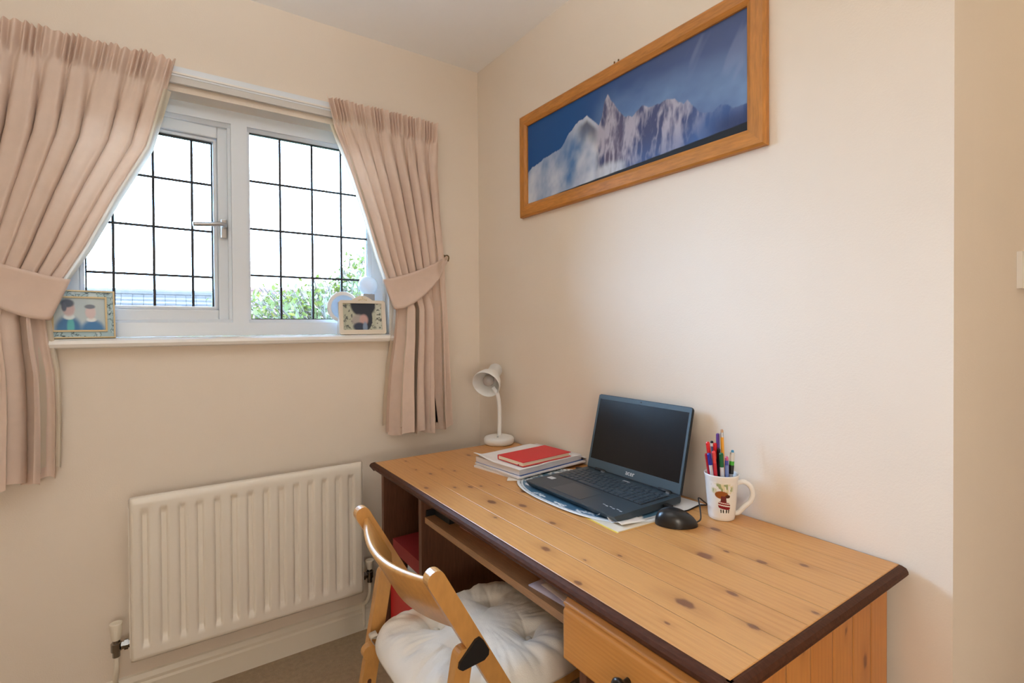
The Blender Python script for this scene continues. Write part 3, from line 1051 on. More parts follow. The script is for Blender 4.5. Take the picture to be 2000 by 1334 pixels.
def slab(name, cx_, cy_, lx, ly, ang, z0, z1, m, parent=None, bevel=0.):
    M = Matrix.Translation((cx_, cy_, 0)) @ Matrix.Rotation(ang, 4, 'Z')
    return bbox(name, (-lx / 2, lx / 2, -ly / 2, ly / 2, z0, z1), m, parent, bevel, M=M)


A0 = .11
o = slab('paper_stack', -.178, -.618, .300, .225, A0 + .05, .7400, .7470, mat('paper_edge', (.80, .78, .80), .8, grain=.15, gscale=900, stretch=(.01, .01, 1)))
tag(o, 'loose stack of white papers at the bottom of the pile beside the lamp', 'papers')
o = slab('cardboard_folder', -.165, -.625, .310, .225, A0, .7472, .7490, mat('brown_card', (.50, .36, .27), .8))
tag(o, 'brown card folder between the white papers of the pile', 'folder')
o = slab('paper_stack', -.175, -.630, .305, .235, A0 - .03, .7492, .7540, MATS['paper_edge'])
tag(o, 'thin stack of white papers just under the blue edged booklet', 'papers')
bk = thing('booklet', 'thick white booklet with blue spine edge under the red notebook', 'booklet', (-.165, -.622, .754))
slab('back_cover', -.170, -.622, .300, .232, A0, .7542, .7558, mat('blue_card', (.03, .10, .35), .5), bk)
slab('pages', -.174, -.620, .292, .226, A0, .7558, .7735, mat('page_block', (.70, .68, .70), .8, grain=.12, gscale=900, stretch=(.01, .01, 1)), bk)
# curling cover sheet
nx, ny = 40, 30
U, V = np.meshgrid(np.linspace(-.5, .5, nx), np.linspace(-.5, .5, ny))
lx, ly = .318, .240
curl = sstep(.33, .5, U)
Zs = .7742 + .003 * fbm(U * 4 + 2, V * 3, 5, 2) + .010 * sstep(-.38, -.5, U) * sstep(0, .5, V) - .016 * curl
XX = -.168 + math.cos(A0) * U * lx - math.sin(A0) * V * ly
YY = -.622 + math.sin(A0) * U * lx + math.cos(A0) * V * ly
cv = link('cover', grid_mesh('cover', np.stack([XX, YY, Zs], -1)), M_PAPER, bk, smooth=True)
solidify(cv, .0012, 1.)


def text_mesh(body, size, extrude=.0003):
    cu = bpy.data.curves.new('lettering', 'FONT')
    cu.body = body
    cu.size = size
    cu.extrude = extrude
    cu.align_x = 'CENTER'
    ob = bpy.data.objects.new('lettering', cu)
    COL.objects.link(ob)
    dg = bpy.context.evaluated_depsgraph_get()
    me = bpy.data.meshes.new_from_object(ob.evaluated_get(dg))
    bpy.data.objects.remove(ob)
    return me


# handwritten note on the cover sheet: a few pen strokes
bm = bmesh.new()
hw = Matrix.Translation((-.272, -.705, .7772)) @ Matrix.Rotation(A0, 4, 'Z') @ Matrix.Rotation(-PI / 2 * 0, 4, 'Z')
for st in ([(-.012, -.004), (-.006, .004), (-.002, -.003), (-.010, -.004)], [(.004, .004), (.010, -.004)], [(.010, .004), (.004, -.004)], [(.014, -.003), (.016, .003), (.019, -.003), (.022, .002), (.026, -.003)]):
    tube(bm, [hw @ Vector((b_ * 1., -a_ * 1., 0)) for a_, b_ in st], .0006, 5)
bm_obj('handwriting', bm, M_BLACK, bk)

nb = thing('notebook', 'red hardback notebook lying on top of the paper pile', 'notebook', (-.185, -.672, .778))
M_REDN = mat('red_cover', (.72, .015, .030), .45, bump=.1, bscale=500)
NA = .075
slab('back_cover', -.188, -.672, .215, .132, NA, .7785, .7800, M_REDN, nb, .0006)
slab('page_block', -.190, -.671, .208, .126, NA, .7800, .7915, mat('cream_pages', (.80, .70, .54), .8, grain=.1, gscale=900, stretch=(.01, .01, 1)), nb, .001)
slab('front_cover', -.188, -.672, .215, .132, NA, .7915, .7932, M_REDN, nb, .0007)
slab('spine', -.188 - math.sin(NA) * .066, -.672 + math.cos(NA) * .066, .215, .003, NA, .7785, .7932, M_REDN, nb, .001)
slab('ribbon', -.288, -.722, .012, .003, NA, .7800, .7830, mat('dark_red_ribbon', (.35, .01, .02), .5), nb)

# ------------------------------------------------------------------ sheets, notepad and mat under the laptop
o = slab('paper_sheet', -.105, -1.125, .150, .185, .05, .7401, .7407, M_PAPER)
tag(o, 'white paper sheet showing behind the laptop at the right', 'paper')
npd = thing('notepad', 'cream notepad with yellow edge under the front of the place mat', 'notepad', (-.28, -1.14, .740))
NPA = -.06
slab('pages', -.281, -1.146, .142, .148, NPA, .7407, .7430, mat('pad_pages', (.72, .64, .52), .8), npd)
slab('yellow_backing', -.2825, -1.1455, .147, .149, NPA, .7401, .7407, mat('yellow_card', (.75, .58, .08), .6), npd)
mt = thing('place_mat', 'blue oval place mat with white lace pattern under the laptop', 'place mat', (-.215, -.965, .7432))
nr, na = 90, 260
rr = np.linspace(0, 1, nr)[:, None]
aa = np.linspace(0, 2 * PI, na, endpoint=False)[None, :]
sup = (np.abs(np.cos(aa)) ** 2.5 + np.abs(np.sin(aa)) ** 2.5) ** (-1 / 2.5)
X = -.212 + .158 * sup * np.cos(aa) * rr
Y = -.965 + .255 * sup * np.sin(aa) * rr
Z = .7436 + .0016 * sstep(.94, .96, rr) * sstep(1., .985, rr) + 0 * aa
blue, white = npl(lin(74, 112, 138)), npl(lin(226, 230, 232))
blue = blue * (.8 + .4 * fbm(X * 60, Y * 60, 4, 3))[..., None]
dots = (np.sin(aa * 95) > .1) & (np.abs(rr - .948) < .012)
scal = .825 + .04 * np.abs(np.sin(aa * 11)) + .012 * np.sin(aa * 44)
lace = sstep(.045, .03, np.abs(rr - scal)) * (fbm(aa * 46 + 0 * rr, rr * 46, 8, 2) > .42) * (vn(aa * 5.2, 0 * rr, 3) > .30)
inner = sstep(.05, .03, np.abs(rr - .42 - .05 * np.sin(aa * 8))) * (fbm(aa * 30, rr * 60, 18, 2) > .48)
C = mixc(blue, white, np.clip(lace + inner, 0, 1))
C = mixc(C, white * .96, ((rr > .915) & ~dots).astype(float) + 0 * aa)
C = mixc(C, npl(lin(40, 55, 70)), dots.astype(float) * .85)
link('mat', grid_mesh('mat', np.stack([X, Y, Z], -1), C, close_u=True), mat('printed_mat', rough=.45, attr=True), mt, smooth=True)
bm = bmesh.new()
for k in range(7):
    a = 2.05 + k * .035
    tube(bm, [(-.212 + .158 * 1.04 * math.cos(a), -.965 + .255 * 1.06 * math.sin(a), .7445), (-.225 + .170 * math.cos(a) - .010, -.945 + .270 * math.sin(a) + .004, .743)], .0016, 5)
bm_obj('fringe', bm, mat('white_thread', (.85, .85, .83), .8), mt)
# crumpled slip of paper curling out from under the laptop
U, V = np.meshgrid(np.linspace(0, 1, 26), np.linspace(0, 1, 18))
Xc = -.255 - .075 * V
Yc = -1.128 - .085 * U + .012 * V
Zc = .7465 + .016 * np.exp(-((U - .35) / .16) ** 2) * V + .005 * np.sin(U * 9) * V
o = link('paper_slip', grid_mesh('paper_slip', np.stack([Xc, Yc, Zc], -1)), M_PAPER, None, smooth=True)
solidify(o, .0006, 1.)
tag(o, 'crumpled white slip of paper at the front corner of the laptop', 'paper')

# ------------------------------------------------------------------ laptop
lap = thing('laptop', 'open dark blue grey laptop with black screen on the place mat', 'laptop', (-.21, -1.003, .7455))
M_LAP = mat('dark_blue_grey_plastic', (.032, .050, .066), .40, bump=.05, bscale=900)
M_LAPB = mat('laptop_underside', (.012, .014, .018), .5)
LX0, LX1, LY0, LY1 = -.336, -.084, -1.184, -.823
bm = bmesh.new()
prism(bm, [(LX0 + .012, .7470), (LX1 - .004, .7470), (LX1, .7520), (LX1, .7660), (LX0, .7640), (LX0, .7610)], LY0, LY1)
base_o = bm_obj('base', bm, M_LAP, lap, bevel=.0022)
for fx, fy in ((LX0 + .03, LY0 + .03), (LX0 + .03, LY1 - .03), (LX1 - .03, LY0 + .03), (LX1 - .03, LY1 - .03)):
    bbox('foot', (fx - .01, fx + .01, fy - .01, fy + .01, .7454, .7475), M_LAPB, lap)


def ztop(x):
    return .7640 + (x - LX0) / (LX1 - LX0) * .002


M_KEY = mat('key_cap', (.042, .060, .078), .45)
M_WELL = mat('key_well', (.006, .008, .010), .6)
KX0, KX1, KY0, KY1 = -.222, -.112, -1.166, -.841
bm = bmesh.new()
wv = [bm.verts.new(p) for p in ((KX0 - .003, KY0 - .003, ztop(KX0) + .0002), (KX1 + .003, KY0 - .003, ztop(KX1) + .0002), (KX1 + .003, KY1 + .003, ztop(KX1) + .0002), (KX0 - .003, KY1 + .003, ztop(KX0) + .0002))]
r_ = bmesh.ops.extrude_face_region(bm, geom=[bm.faces.new(wv)])
bmesh.ops.translate(bm, vec=(0, 0, -.0006), verts=[g for g in r_['geom'] if isinstance(g, bmesh.types.BMVert)])
bm_obj('key_well', bm, M_WELL, base_o)
rows = 6
pitch_x = (KX1 - KX0) / rows
ncol = 18
pitch_y = (KY1 - KY0) / ncol
key_meshes = {}


def key(row, col, span):
    wv_ = pitch_y * span - .0032
    hv = pitch_x - .0034
    if span not in key_meshes:
        bm = bmesh.new()
        box(bm, -hv / 2, hv / 2, -wv_ / 2, wv_ / 2, 0, .0022)
        top_ = [v for v in bm.verts if v.co.z > .001]
        for v in top_:
            v.co.x *= .93
            v.co.y *= .95
        me = bpy.data.meshes.new('key')
        bmesh.ops.recalc_face_normals(bm, faces=bm.faces)
        bm.to_mesh(me)
        bm.free()
        me.materials.append(M_KEY)
        key_meshes[span] = me
    o = bpy.data.objects.new('key', key_meshes[span])
    COL.objects.link(o)
    o.parent = base_o
    xk = KX1 - pitch_x * (row + .5)
    yk = KY1 - pitch_y * (col + span / 2)
    o.location = Vector((xk, yk, ztop(xk) + .0003)) - ORIGIN[lap.name]


layout = [[1] * 18, [1] * 13 + [1.5] + [1] * 3 + [.5], [1.5] + [1] * 12 + [1] + [1] * 3 + [.5], [1.75] + [1] * 11 + [1.75] + [1] * 3 + [.5], [1.25] + [1] * 10 + [2.25, 1] + [1] * 3 + [.5], [1.25, 1, 1, 1, 5.25, 1, 1, 1, 1, 1] + [1] * 3 + [.5]]
for r, row in enumerate(layout):
    c = 0.
    for s in row:
        if c + s <= ncol + .01:
            key(r, c, s)
        c += s
bbox('touchpad', (-.322, -.238, -1.045, -.925, ztop(-.28) - .0006, ztop(-.28) + .0006), mat('touchpad_surface', (.028, .045, .060), .3), base_o, bevel=.0003)
for (x0_, x1_, y0_, y1_, nm) in ((-.268, -.250, -.862, -.838, 'sticker'), (-.122, -.104, -1.022, -.998, 'sticker')):
    bbox(nm, (x0_, x1_, y0_, y1_, ztop(x0_) + .0001, ztop(x1_) + .0005), mat('silver_sticker', (.62, .64, .66), .35), base_o)
# row of small print on the palm rest sticker
bm = bmesh.new()
for k in range(6):
    xx = -.300 + .004 * (k % 2)
    box(bm, xx, xx + .004 - .0015 * (k % 2), -1.172 + k * .012, -1.164 + k * .012, ztop(xx) + .0001, ztop(xx) + .0006)
bm_obj('palm_rest_sticker', bm, mat('sticker_print', (.40, .45, .50), .4), base_o)
# lid
lo = Vector((-.0865, 0, .7670))
hi = Vector((-.0300, 0, .9975))
ld = (hi - lo).normalized()
ln_ = Vector((-ld.z, 0, ld.x))           # towards the viewer
LL = (hi - lo).length


def on_lid(s, y, q):
    p = lo + ld * s + ln_ * q
    return Vector((p.x, y, p.z))


Mlid = Matrix(((-0., ld.x, ln_.x, lo.x), (-1., ld.y, ln_.y, -1.0035), (0., ld.z, ln_.z, lo.z), (0, 0, 0, 1)))   # x: to the right as read, y: up the lid, z: out of the screen
bm = bmesh.new()
vsq = []
hw_, r0 = .1805, .009
outl = []
for cx_, cy_, a0 in ((hw_ - r0, LL - r0, 0), (-hw_ + r0, LL - r0, PI / 2), (-hw_ + .003, .003, PI), (hw_ - .003, .003, 3 * PI / 2)):
    rr_ = r0 if cy_ > .1 else .003
    for k in range(6):
        a = a0 + PI / 2 * k / 5
        outl.append((cx_ + rr_ * math.cos(a), cy_ + rr_ * math.sin(a)))
va = [bm.verts.new((x, y, 0.0)) for x, y in outl]
vb = [bm.verts.new((x, y, -.0065)) for x, y in outl]
bm.faces.new(va)
bm.faces.new(vb[::-1])
for i in range(len(va)):
    bm.faces.new((va[i], va[(i + 1) % len(va)], vb[(i + 1) % len(va)], vb[i]))
bmesh.ops.transform(bm, matrix=Mlid, verts=bm.verts)
lid = bm_obj('lid', bm, mat('lid_back', (.012, .016, .020), .4), lap, bevel=.0008)
# bezel as a raised ring of four bars
M_BEZ = mat('bezel_blue_grey', (.055, .088, .115), .45)
SX, SB, ST = .1722, .030, LL - .014
for e in ((-hw_ + .001, -SX, .002, LL - .002), (SX, hw_ - .001, .002, LL - .002), (-SX, SX, .002, SB), (-SX, SX, ST, LL - .001)):
    bbox('bezel', (e[0], e[1], e[2], e[3], 0, .0016), M_BEZ, lid, M=Mlid)
bbox('screen', (-SX, SX, SB, ST, .0, .0006), mat('black_screen', (.006, .006, .007), .22, spec=.35), lid, M=Mlid)
bbox('webcam', (-.003, .003, LL - .009, LL - .005, .0016, .0020), M_BLACK, lid, M=Mlid)
tm = text_mesh('acer', .020)
tm.transform(Mlid @ Matrix.Translation((0, .0105, .0018)) @ Matrix.Shear('XZ', 4, (0, 0)))
link('logo', tm, mat('silver_lettering', (.72, .74, .76), .35), lid, label='silver lettering on the lower bezel')
for y in (-.885, -1.135):
    bm = bmesh.new()
    tube(bm, [(-.0905, y - .020, .7690), (-.0905, y + .020, .7690)], .0045, 12)
    bm_obj('hinge', bm, M_LAPB, lap, smooth=True)
    bbox('hinge_cap', (-.098, -.090, y - .022 - (.0 if y > -1 else 0), y - .010, .7655, .7700), M_METAL, lap, bevel=.001)
# power plug and USB plug with their leads
o = thing('power_lead', 'black laptop power plug and lead behind the paper pile', 'cable', (-.06, -.81, .742))
bm = bmesh.new()
tube(bm, [(-.105, -.822, .7575), (-.105, -.800, .7575)], .0052, 10)
bm_obj('plug', bm, M_BLACK, o, smooth=True)
bm = bmesh.new()
tube(bm, spline([(-.105, -.801, .7575), (-.105, -.788, .756), (-.085, -.780, .752), (-.055, -.795, .746), (-.030, -.83, .743), (-.018, -.90, .7425), (-.016, -1.05, .7425)], 8), .0022, 8)
bm_obj('lead', bm, M_BLACK, o, smooth=True)

# ------------------------------------------------------------------ mouse
ms = thing('computer_mouse', 'black wired computer mouse in front of the mug', 'mouse', (-.205, -1.262, .740))
AX = Vector((.69, -.724, 0)).normalized()
AYv = Vector((-AX.y, AX.x, 0))
nL, nW = 44, 36
S_, T_ = np.meshgrid(np.linspace(0, 2 * PI, 64, endpoint=False), np.linspace(0, 1, 26))
ex = .050 * np.cos(S_)
wid = .0300 * (1 + .10 * np.cos(2 * S_) * -1) * (1 - .05 * np.cos(S_))
ey = wid * np.sign(np.sin(S_)) * np.abs(np.sin(S_)) ** .85
sc = np.cos(T_ * PI / 2) ** .55
xl, yl = ex * sc, ey * sc
hz = .037 * np.sin(T_ * PI / 2) ** .8 * (1 - .22 * (xl / .05) - .25 * (xl / .05) ** 2)
hz = np.maximum(hz, 0)
P = np.zeros(S_.shape + (3,))
P[..., 0] = -.205 + AX.x * xl + AYv.x * yl
P[..., 1] = -1.262 + AX.y * xl + AYv.y * yl
P[..., 2] = .7408 + hz
M_MOUSE = mat('black_gloss_plastic', (.010, .010, .011), .28)
link('shell', grid_mesh('shell', P, close_u=True), M_MOUSE, ms, smooth=True)


def mouse_pt(a, b, h):
    return Vector((-.205, -1.262, .7408)) + AX * a + AYv * b + Vector((0, 0, h))


bm = bmesh.new()
tube(bm, [mouse_pt(-.012, 0, .0365), mouse_pt(.010, 0, .0330), mouse_pt(.030, 0, .024), mouse_pt(.043, 0, .014)], .0010, 6)
bm_obj('button_gap', bm, mat('gap_grey', (.05, .05, .055), .3), ms)
bm = bmesh.new()
lathe(bm, [(0, -.0035), (.009, -.0035), (.010, -.002), (.010, .002), (.009, .0035), (0, .0035)], 20, Matrix.Translation(mouse_pt(.022, 0, .021)) @ frame_to(AYv))
bm_obj('scroll_wheel', bm, mat('wheel_rubber', (.03, .03, .03), .7), ms, smooth=True)
bm = bmesh.new()
lead_pts = [mouse_pt(.047, 0, .008), mouse_pt(.057, .004, .016), (-.140, -1.283, .772), (-.100, -1.250, .781), (-.062, -1.238, .762), (-.036, -1.230, .745), (-.050, -1.216, .7425), (-.110, -1.222, .7425), (-.138, -1.214, .7465), (-.150, -1.202, .7545)]
tube(bm, spline(lead_pts, 8), .0018, 8)
bm_obj('lead', bm, M_BLACK, ms, smooth=True)
bm = bmesh.new()
box(bm, -.158, -.142, -1.204, -1.1845, .7515, .7585)
bm_obj('usb_plug', bm, M_BLACK, ms, bevel=.0012)

# ------------------------------------------------------------------ mug with pens
MUG = Vector((-.072, -1.297, .740))
mug = thing('mug', 'tall white mug with a printed reindeer motif holding pens', 'mug', tuple(MUG))
bm = bmesh.new()
lathe(bm, [(0, .003), (.026, .003), (.029, 0), (.031, .002), (.032, .010), (.0355, .055), (.0395, .104), (.0415, .110), (.0415, .1125), (.0395, .113), (.0375, .109), (.0335, .055), (.0300, .010), (.024, .008), (0, .008)], 48, Matrix.Translation(MUG))
M_CER = mat('glazed_white_ceramic', (.82, .80, .77), .18)
bm_obj('body', bm, M_CER, mug, smooth=True)
hdir = Vector((.66, -.75, 0)).normalized()
bm = bmesh.new()
hp = [MUG + hdir * r + Vector((0, 0, z)) for r, z in ((.034, .088), (.052, .093), (.068, .082), (.073, .062), (.066, .044), (.052, .030), (.040, .016), (.031, .013))]
tube(bm, spline(hp, 8), .0062, 12)
bm_obj('handle', bm, M_CER, mug, smooth=True)
# printed motif: brown animal head with red striped scarf and four black legs, on a band of sage spots
a_mid = math.atan2(-.622, -.857)
aw = 1.75
na, nz = 120, 110
AA, ZZ = np.meshgrid(np.linspace(-1, 1, na), np.linspace(.020, .098, nz))
zt = (ZZ - .020) / .078
ang = a_mid + AA * aw / 2
rad_ = np.interp(ZZ, [.010, .055, .104], [.032, .0355, .0395]) + .0003
Pm = np.stack([MUG.x + rad_ * np.cos(ang), MUG.y + rad_ * np.sin(ang), MUG.z + ZZ], -1)
wht = npl((.82, .80, .77))
Cm = np.broadcast_to(wht, Pm.shape).copy()
# spots of pale green and cream
spots = sstep(.52, .62, fbm(AA * 4 + 3, zt * 7, 21, 2)) * sstep(.58, .68, zt) * sstep(1.0, .9, zt) * sstep(.95, .6, np.abs(AA))
Cm = mixc(Cm, npl(lin(214, 206, 160)), spots * .8)
Cm = mixc(Cm, npl(lin(150, 165, 120)), (sstep(.66, .72, vn(AA * 6, zt * 12, 5)) * sstep(.6, .7, zt) * sstep(1.0, .92, zt) * sstep(.9, .6, np.abs(AA))))
head = sstep(1., .8, ((AA + .05) / .52) ** 2 + ((zt - .60) / .13) ** 2)
Cm = mixc(Cm, npl(lin(150, 82, 36)), head)
muzzle = sstep(1., .7, ((AA - .40) / .20) ** 2 + ((zt - .56) / .06) ** 2)
Cm = mixc(Cm, npl(lin(70, 32, 22)), muzzle)
neck = (np.abs(AA - .10) < .22 - .2 * (zt - .4)) & (zt > .36) & (zt < .56)
Cm = mixc(Cm, npl(lin(104, 34, 40)), neck.astype(float))
body = sstep(1., .85, ((AA - .16) / .48) ** 4 + ((zt - .27 + .06 * AA) / .12) ** 4)
stripe = (np.abs(zt - .27 + .06 * AA) < .018) | (np.abs(zt - .345 + .06 * AA) < .012)
Cm = mixc(Cm, npl(lin(136, 16, 34)), body)
Cm = mixc(Cm, wht * .95, body * stripe)
for lx_ in (-.10, .08, .34, .52):
    leg_ = (np.abs(AA - lx_ - .10 * (.12 - zt) * (1 if lx_ < .2 else -1)) < .045) & (zt > .02) & (zt < .13)
    Cm = mixc(Cm, npl((.01, .01, .012)), leg_.astype(float))
link('print', grid_mesh('print', Pm, Cm), mat('ceramic_print', rough=.2, attr=True), mug, smooth=True, label='reindeer motif with red striped body')

RV = Vector((.822, -.569, 0))
FV = Vector((.569, .822, 0))


def pen(name, label, cat, lat, dep, ztip, segs, r=.0042, blat=None, eraser=False):
    """segs: list of (length from the top, radius factor, material, part name)"""
    topp = Vector((MUG.x, MUG.y, ztip)) + RV * lat + FV * dep
    bl = lat * .35 if blat is None else blat
    bott = Vector((MUG.x, MUG.y, MUG.z + .010)) + RV * bl + FV * dep * .4
    d = (bott - topp).normalized()
    L = (bott - topp).length
    root = thing(name, label, cat, tuple(bott), group='pens and pencils standing in the mug')
    s0 = 0.
    for ln__, rf, m, pn in segs:
        s1 = min(L, s0 + ln__)
        bm = bmesh.new()
        M = Matrix.Translation(topp + d * s0) @ frame_to(d)
        R = r * rf
        if s0 == 0.:
            lathe(bm, [(0, 0), (R * .7, .0005), (R, .003), (R, s1 - s0), (0, s1 - s0)], 12, M)
        else:
            lathe(bm, [(0, 0), (R, 0), (R, s1 - s0), (0, s1 - s0)], 12, M)
        bm_obj(pn, bm, m, root, smooth=False)
        s0 = s1
        if s0 >= L:
            break
    return root


def pm(n, c, r=.3):
    return mat('pen_' + n, lin(*c), r)


clearb = mat('pen_clear', (.62, .64, .70), .15)
pen('felt_pen', 'red capped felt pen, tallest red one at the left of the mug', 'pen', -.031, .010, .929, [(.05, 1.15, pm('red', (214, 30, 36)), 'cap'), (.2, 1., pm('red', (214, 30, 36)), 'barrel')])
pen('ballpoint_pen', 'blue capped ballpoint pen leaning at the left rim of the mug', 'pen', -.0355, -.010, .905, [(.030, 1.1, pm('blue', (36, 44, 150)), 'cap'), (.2, .95, clearb, 'barrel')], blat=-.012)
pen('felt_pen', 'thin crimson pen leaning on the far left rim of the mug', 'pen', -.0375, .004, .901, [(.2, .8, pm('crimson', (190, 30, 52)), 'barrel')], blat=-.016)
pen('felt_pen', 'coral red felt pen beside the blue capped pen', 'pen', -.025, -.014, .911, [(.03, 1.05, pm('coral', (226, 74, 74)), 'cap'), (.2, 1.1, pm('rose', (200, 44, 60)), 'barrel')])
pen('pencil', 'slim pencil with black and white striped end in the mug', 'pencil', -.018, .016, .930, [(.006, .9, pm('black', (20, 18, 18)), 'end_cap'), (.008, .9, pm('white', (220, 220, 215)), 'ferrule'), (.2, .85, pm('slate', (84, 84, 120)), 'barrel')])
pen('felt_pen', 'short red capped pen behind the green capped pen', 'pen', -.0125, .010, .926, [(.04, 1.05, pm('red', (214, 30, 36)), 'cap'), (.2, 1., pm('dark', (40, 36, 48)), 'barrel')])
pen('ballpoint_pen', 'black ballpoint pen in the middle of the mug', 'pen', -.006, .002, .914, [(.2, 1., pm('black', (20, 18, 18)), 'barrel')], blat=-.008)
pen('gel_pen', 'green capped gel pen with clear barrel at the front of the mug', 'pen', -.009, -.020, .908, [(.036, 1.25, pm('green', (22, 104, 62)), 'cap'), (.035, 1.2, clearb, 'grip'), (.2, 1.15, pm('inkblue', (84, 110, 170)), 'barrel')], blat=.004)
pen('felt_pen', 'tall purple felt pen left of the yellow pencil', 'pen', -.0025, .016, .949, [(.2, 1.05, pm('purple', (88, 50, 134)), 'barrel')], blat=-.004)
pen('pencil', 'yellow pencil with eraser, tallest in the mug', 'pencil', .0060, .012, .960, [(.008, .9, pm('eraser', (196, 160, 130), .8), 'eraser'), (.012, .95, M_METAL, 'ferrule'), (.2, .95, pm('yellow', (236, 164, 40)), 'barrel')], blat=.010)
pen('gel_pen', 'clear gel pen with blue and pink clip, right of the green cap', 'pen', .0065, -.016, .898, [(.010, 1., pm('pink', (200, 96, 140)), 'button'), (.012, 1.05, pm('violet', (80, 84, 170)), 'clip_ring'), (.2, 1.15, pm('paleblue', (120, 140, 196)), 'barrel')], blat=.012)
pen('ballpoint_pen', 'white, green and black retractable pen at the right rim of the mug', 'pen', .0285, .0, .910, [(.006, .7, pm('sky', (70, 150, 200)), 'button'), (.022, 1.15, pm('white', (220, 220, 215)), 'upper_barrel'), (.010, 1.2, pm('lime', (70, 180, 50)), 'ring'), (.022, 1.25, pm('black', (20, 18, 18)), 'grip'), (.2, 1.1, clearb, 'barrel')], r=.005, blat=.016)

# ------------------------------------------------------------------ mountain picture
pic = thing('picture', 'long framed mountain photograph on the wall above the laptop', 'picture', (-.01, -.87, 1.664))
M_FRAME = mat('orange_pine_frame', (.50, .20, .036), .42, grain=.22, gscale=26, stretch=(6, .9, 6), var=.08, vscale=5)
M_FRAMEV = mat('orange_pine_frame_upright', (.50, .20, .036), .42, grain=.22, gscale=26, stretch=(6, 6, .9), var=.08, vscale=5)
OY0, OY1, OZa, OZb, FW = -1.382, -.357, 1.664, 2.070, .050


def frame_bar(a, b, ia, ib, m):
    """mitred bar of the frame; a, b outer corners, ia, ib inner corners (y, z)"""
    bm = bmesh.new()
    prof = [(0, -.002), (0, -.016), (.12, -.021), (.75, -.020), (1, -.013), (1, -.002)]
    va = [bm.verts.new((x, a[0] + (ia[0] - a[0]) * t, a[1] + (ia[1] - a[1]) * t)) for t, x in prof]
    vb = [bm.verts.new((x, b[0] + (ib[0] - b[0]) * t, b[1] + (ib[1] - b[1]) * t)) for t, x in prof]
    n = len(prof)
    for i in range(n):
        j = (i + 1) % n
        bm.faces.new((va[i], va[j], vb[j], vb[i]))
    bm.faces.new(va)
    bm.faces.new(vb[::-1])
    bm_obj('frame_bar', bm, m, pic)


oc = [(OY1, OZa), (OY0, OZa), (OY0, OZb), (OY1, OZb)]
ic = [(OY1 - FW * .85, OZa + FW), (OY0 + FW, OZa + FW), (OY0 + FW, OZb - FW * .9), (OY1 - FW * .85, OZb - FW * .9)]
for i in range(4):
    j = (i + 1) % 4
    frame_bar(oc[i], oc[j], ic[i], ic[j], M_FRAMEV if i % 2 else M_FRAME)
# the print: a snowy spire and ridge under a hazy blue sky
ny, nz = 420, 150
yA, yB, zA, zB = OY1 - FW * .85 + .002, OY0 + FW - .002, OZa + FW - .002, OZb - FW * .9 + .002
s = np.linspace(0, 1, ny)[None, :] + np.zeros((nz, 1))
t = np.linspace(0, 1, nz)[:, None] + np.zeros((1, ny))
A_ = 2.96                                # width to height
sky = mixc(np.broadcast_to(npl(lin(26, 82, 148)), s.shape + (3,)), npl(lin(86, 104, 150)), sstep(.25, .95, s))
sky = mixc(sky, npl(lin(66, 78, 120)), sstep(.55, 1.05, t) * sstep(.2, .8, s) * .6)
haze = sstep(.62, .05, np.abs(t - .42 - .12 * np.sin(s * 5))) * fbm(s * A_ * 3, t * 4, 31, 4)
sky = mixc(sky, npl(lin(126, 158, 200)), np.clip(haze * 1.25 * sstep(.3, .6, s) - .10, 0, .75))
streak = sstep(.60, .75, fbm((s * A_ - t * .6) * 5, (t + s) * 1.2, 41, 3)) * sstep(.6, .85, s)
sky = mixc(sky, npl(lin(140, 152, 190)), streak * .35)
rx = [0, .02, .12, .219, .266, .311, .368, .40, .43, .446, .457, .474, .489, .507, .527, .553, .573, .587, .602, .63, .657, .692, .705, .718, .734, .757, .771, .791, .804, .818, .851, .887, .915, .955, 1.]
rz = [.40, .44, .50, .53, .66, .73, .76, .68, .60, .68, .81, .875, .81, .745, .648, .563, .56, .53, .565, .595, .55, .55, .53, .555, .54, .535, .49, .44, .465, .41, .30, .27, .31, .24, .22]
ridge = np.interp(s, rx, rz) + .030 * (fbm(s * A_ * 22, 0 * t, 51, 3) - .5)
inside = sstep(-.006, .006, ridge - t)
depth_ = np.clip((ridge - t) / .45, 0, 1)
# rock faces: near-vertical ribs with snow on one side
rib = fbm(s * A_ * 9 + .25 * np.sin(t * 9), t * 2.2 + s * 2, 61, 5)
rib2 = 1 - np.abs(2 * fbm(s * A_ * 16 - t * 1.1, t * 5, 71, 4) - 1)
light_ = np.clip((rib - .42) * 3.0 + (rib2 - .72) * 2.2, 0, 1)
rock = mixc(np.broadcast_to(npl(lin(72, 80, 118)), s.shape + (3,)), npl(lin(196, 192, 208)), light_ * .72)
warm = sstep(.45, .47, s) * sstep(.58, .52, s) * sstep(.95, .3, t)
rock = mixc(rock, npl(lin(112, 98, 112)), warm * .55 * (1 - light_))
# left part: bright snow slope with blue shade
snow = sstep(.44, .40, s)
snowl = np.clip(.35 + 1.5 * (fbm(s * A_ * 4 - t * 1.2, t * 3 + s * 2, 81, 4) - .42), 0, 1)
snc = mixc(np.broadcast_to(npl(lin(70, 120, 180)), s.shape + (3,)), npl(lin(226, 230, 238)), snowl)
snc = mixc(snc, npl(lin(72, 76, 100)), sstep(.30, .36, s) * sstep(.46, .40, s) * sstep(.75, .2, depth_) * sstep(.05, .2, depth_) * .8)
rock = mixc(rock, 0, 0 * s) if False else rock * (1 - snow[..., None]) + snc * snow[..., None]
# snow apron at the foot of the spire
apron = sstep(.20, .12, t + .4 * np.abs(s - .47)) * sstep(.40, .44, s) * sstep(.58, .53, s)
rock = mixc(rock, npl(lin(196, 204, 216)), apron * (.5 + .5 * rib2))
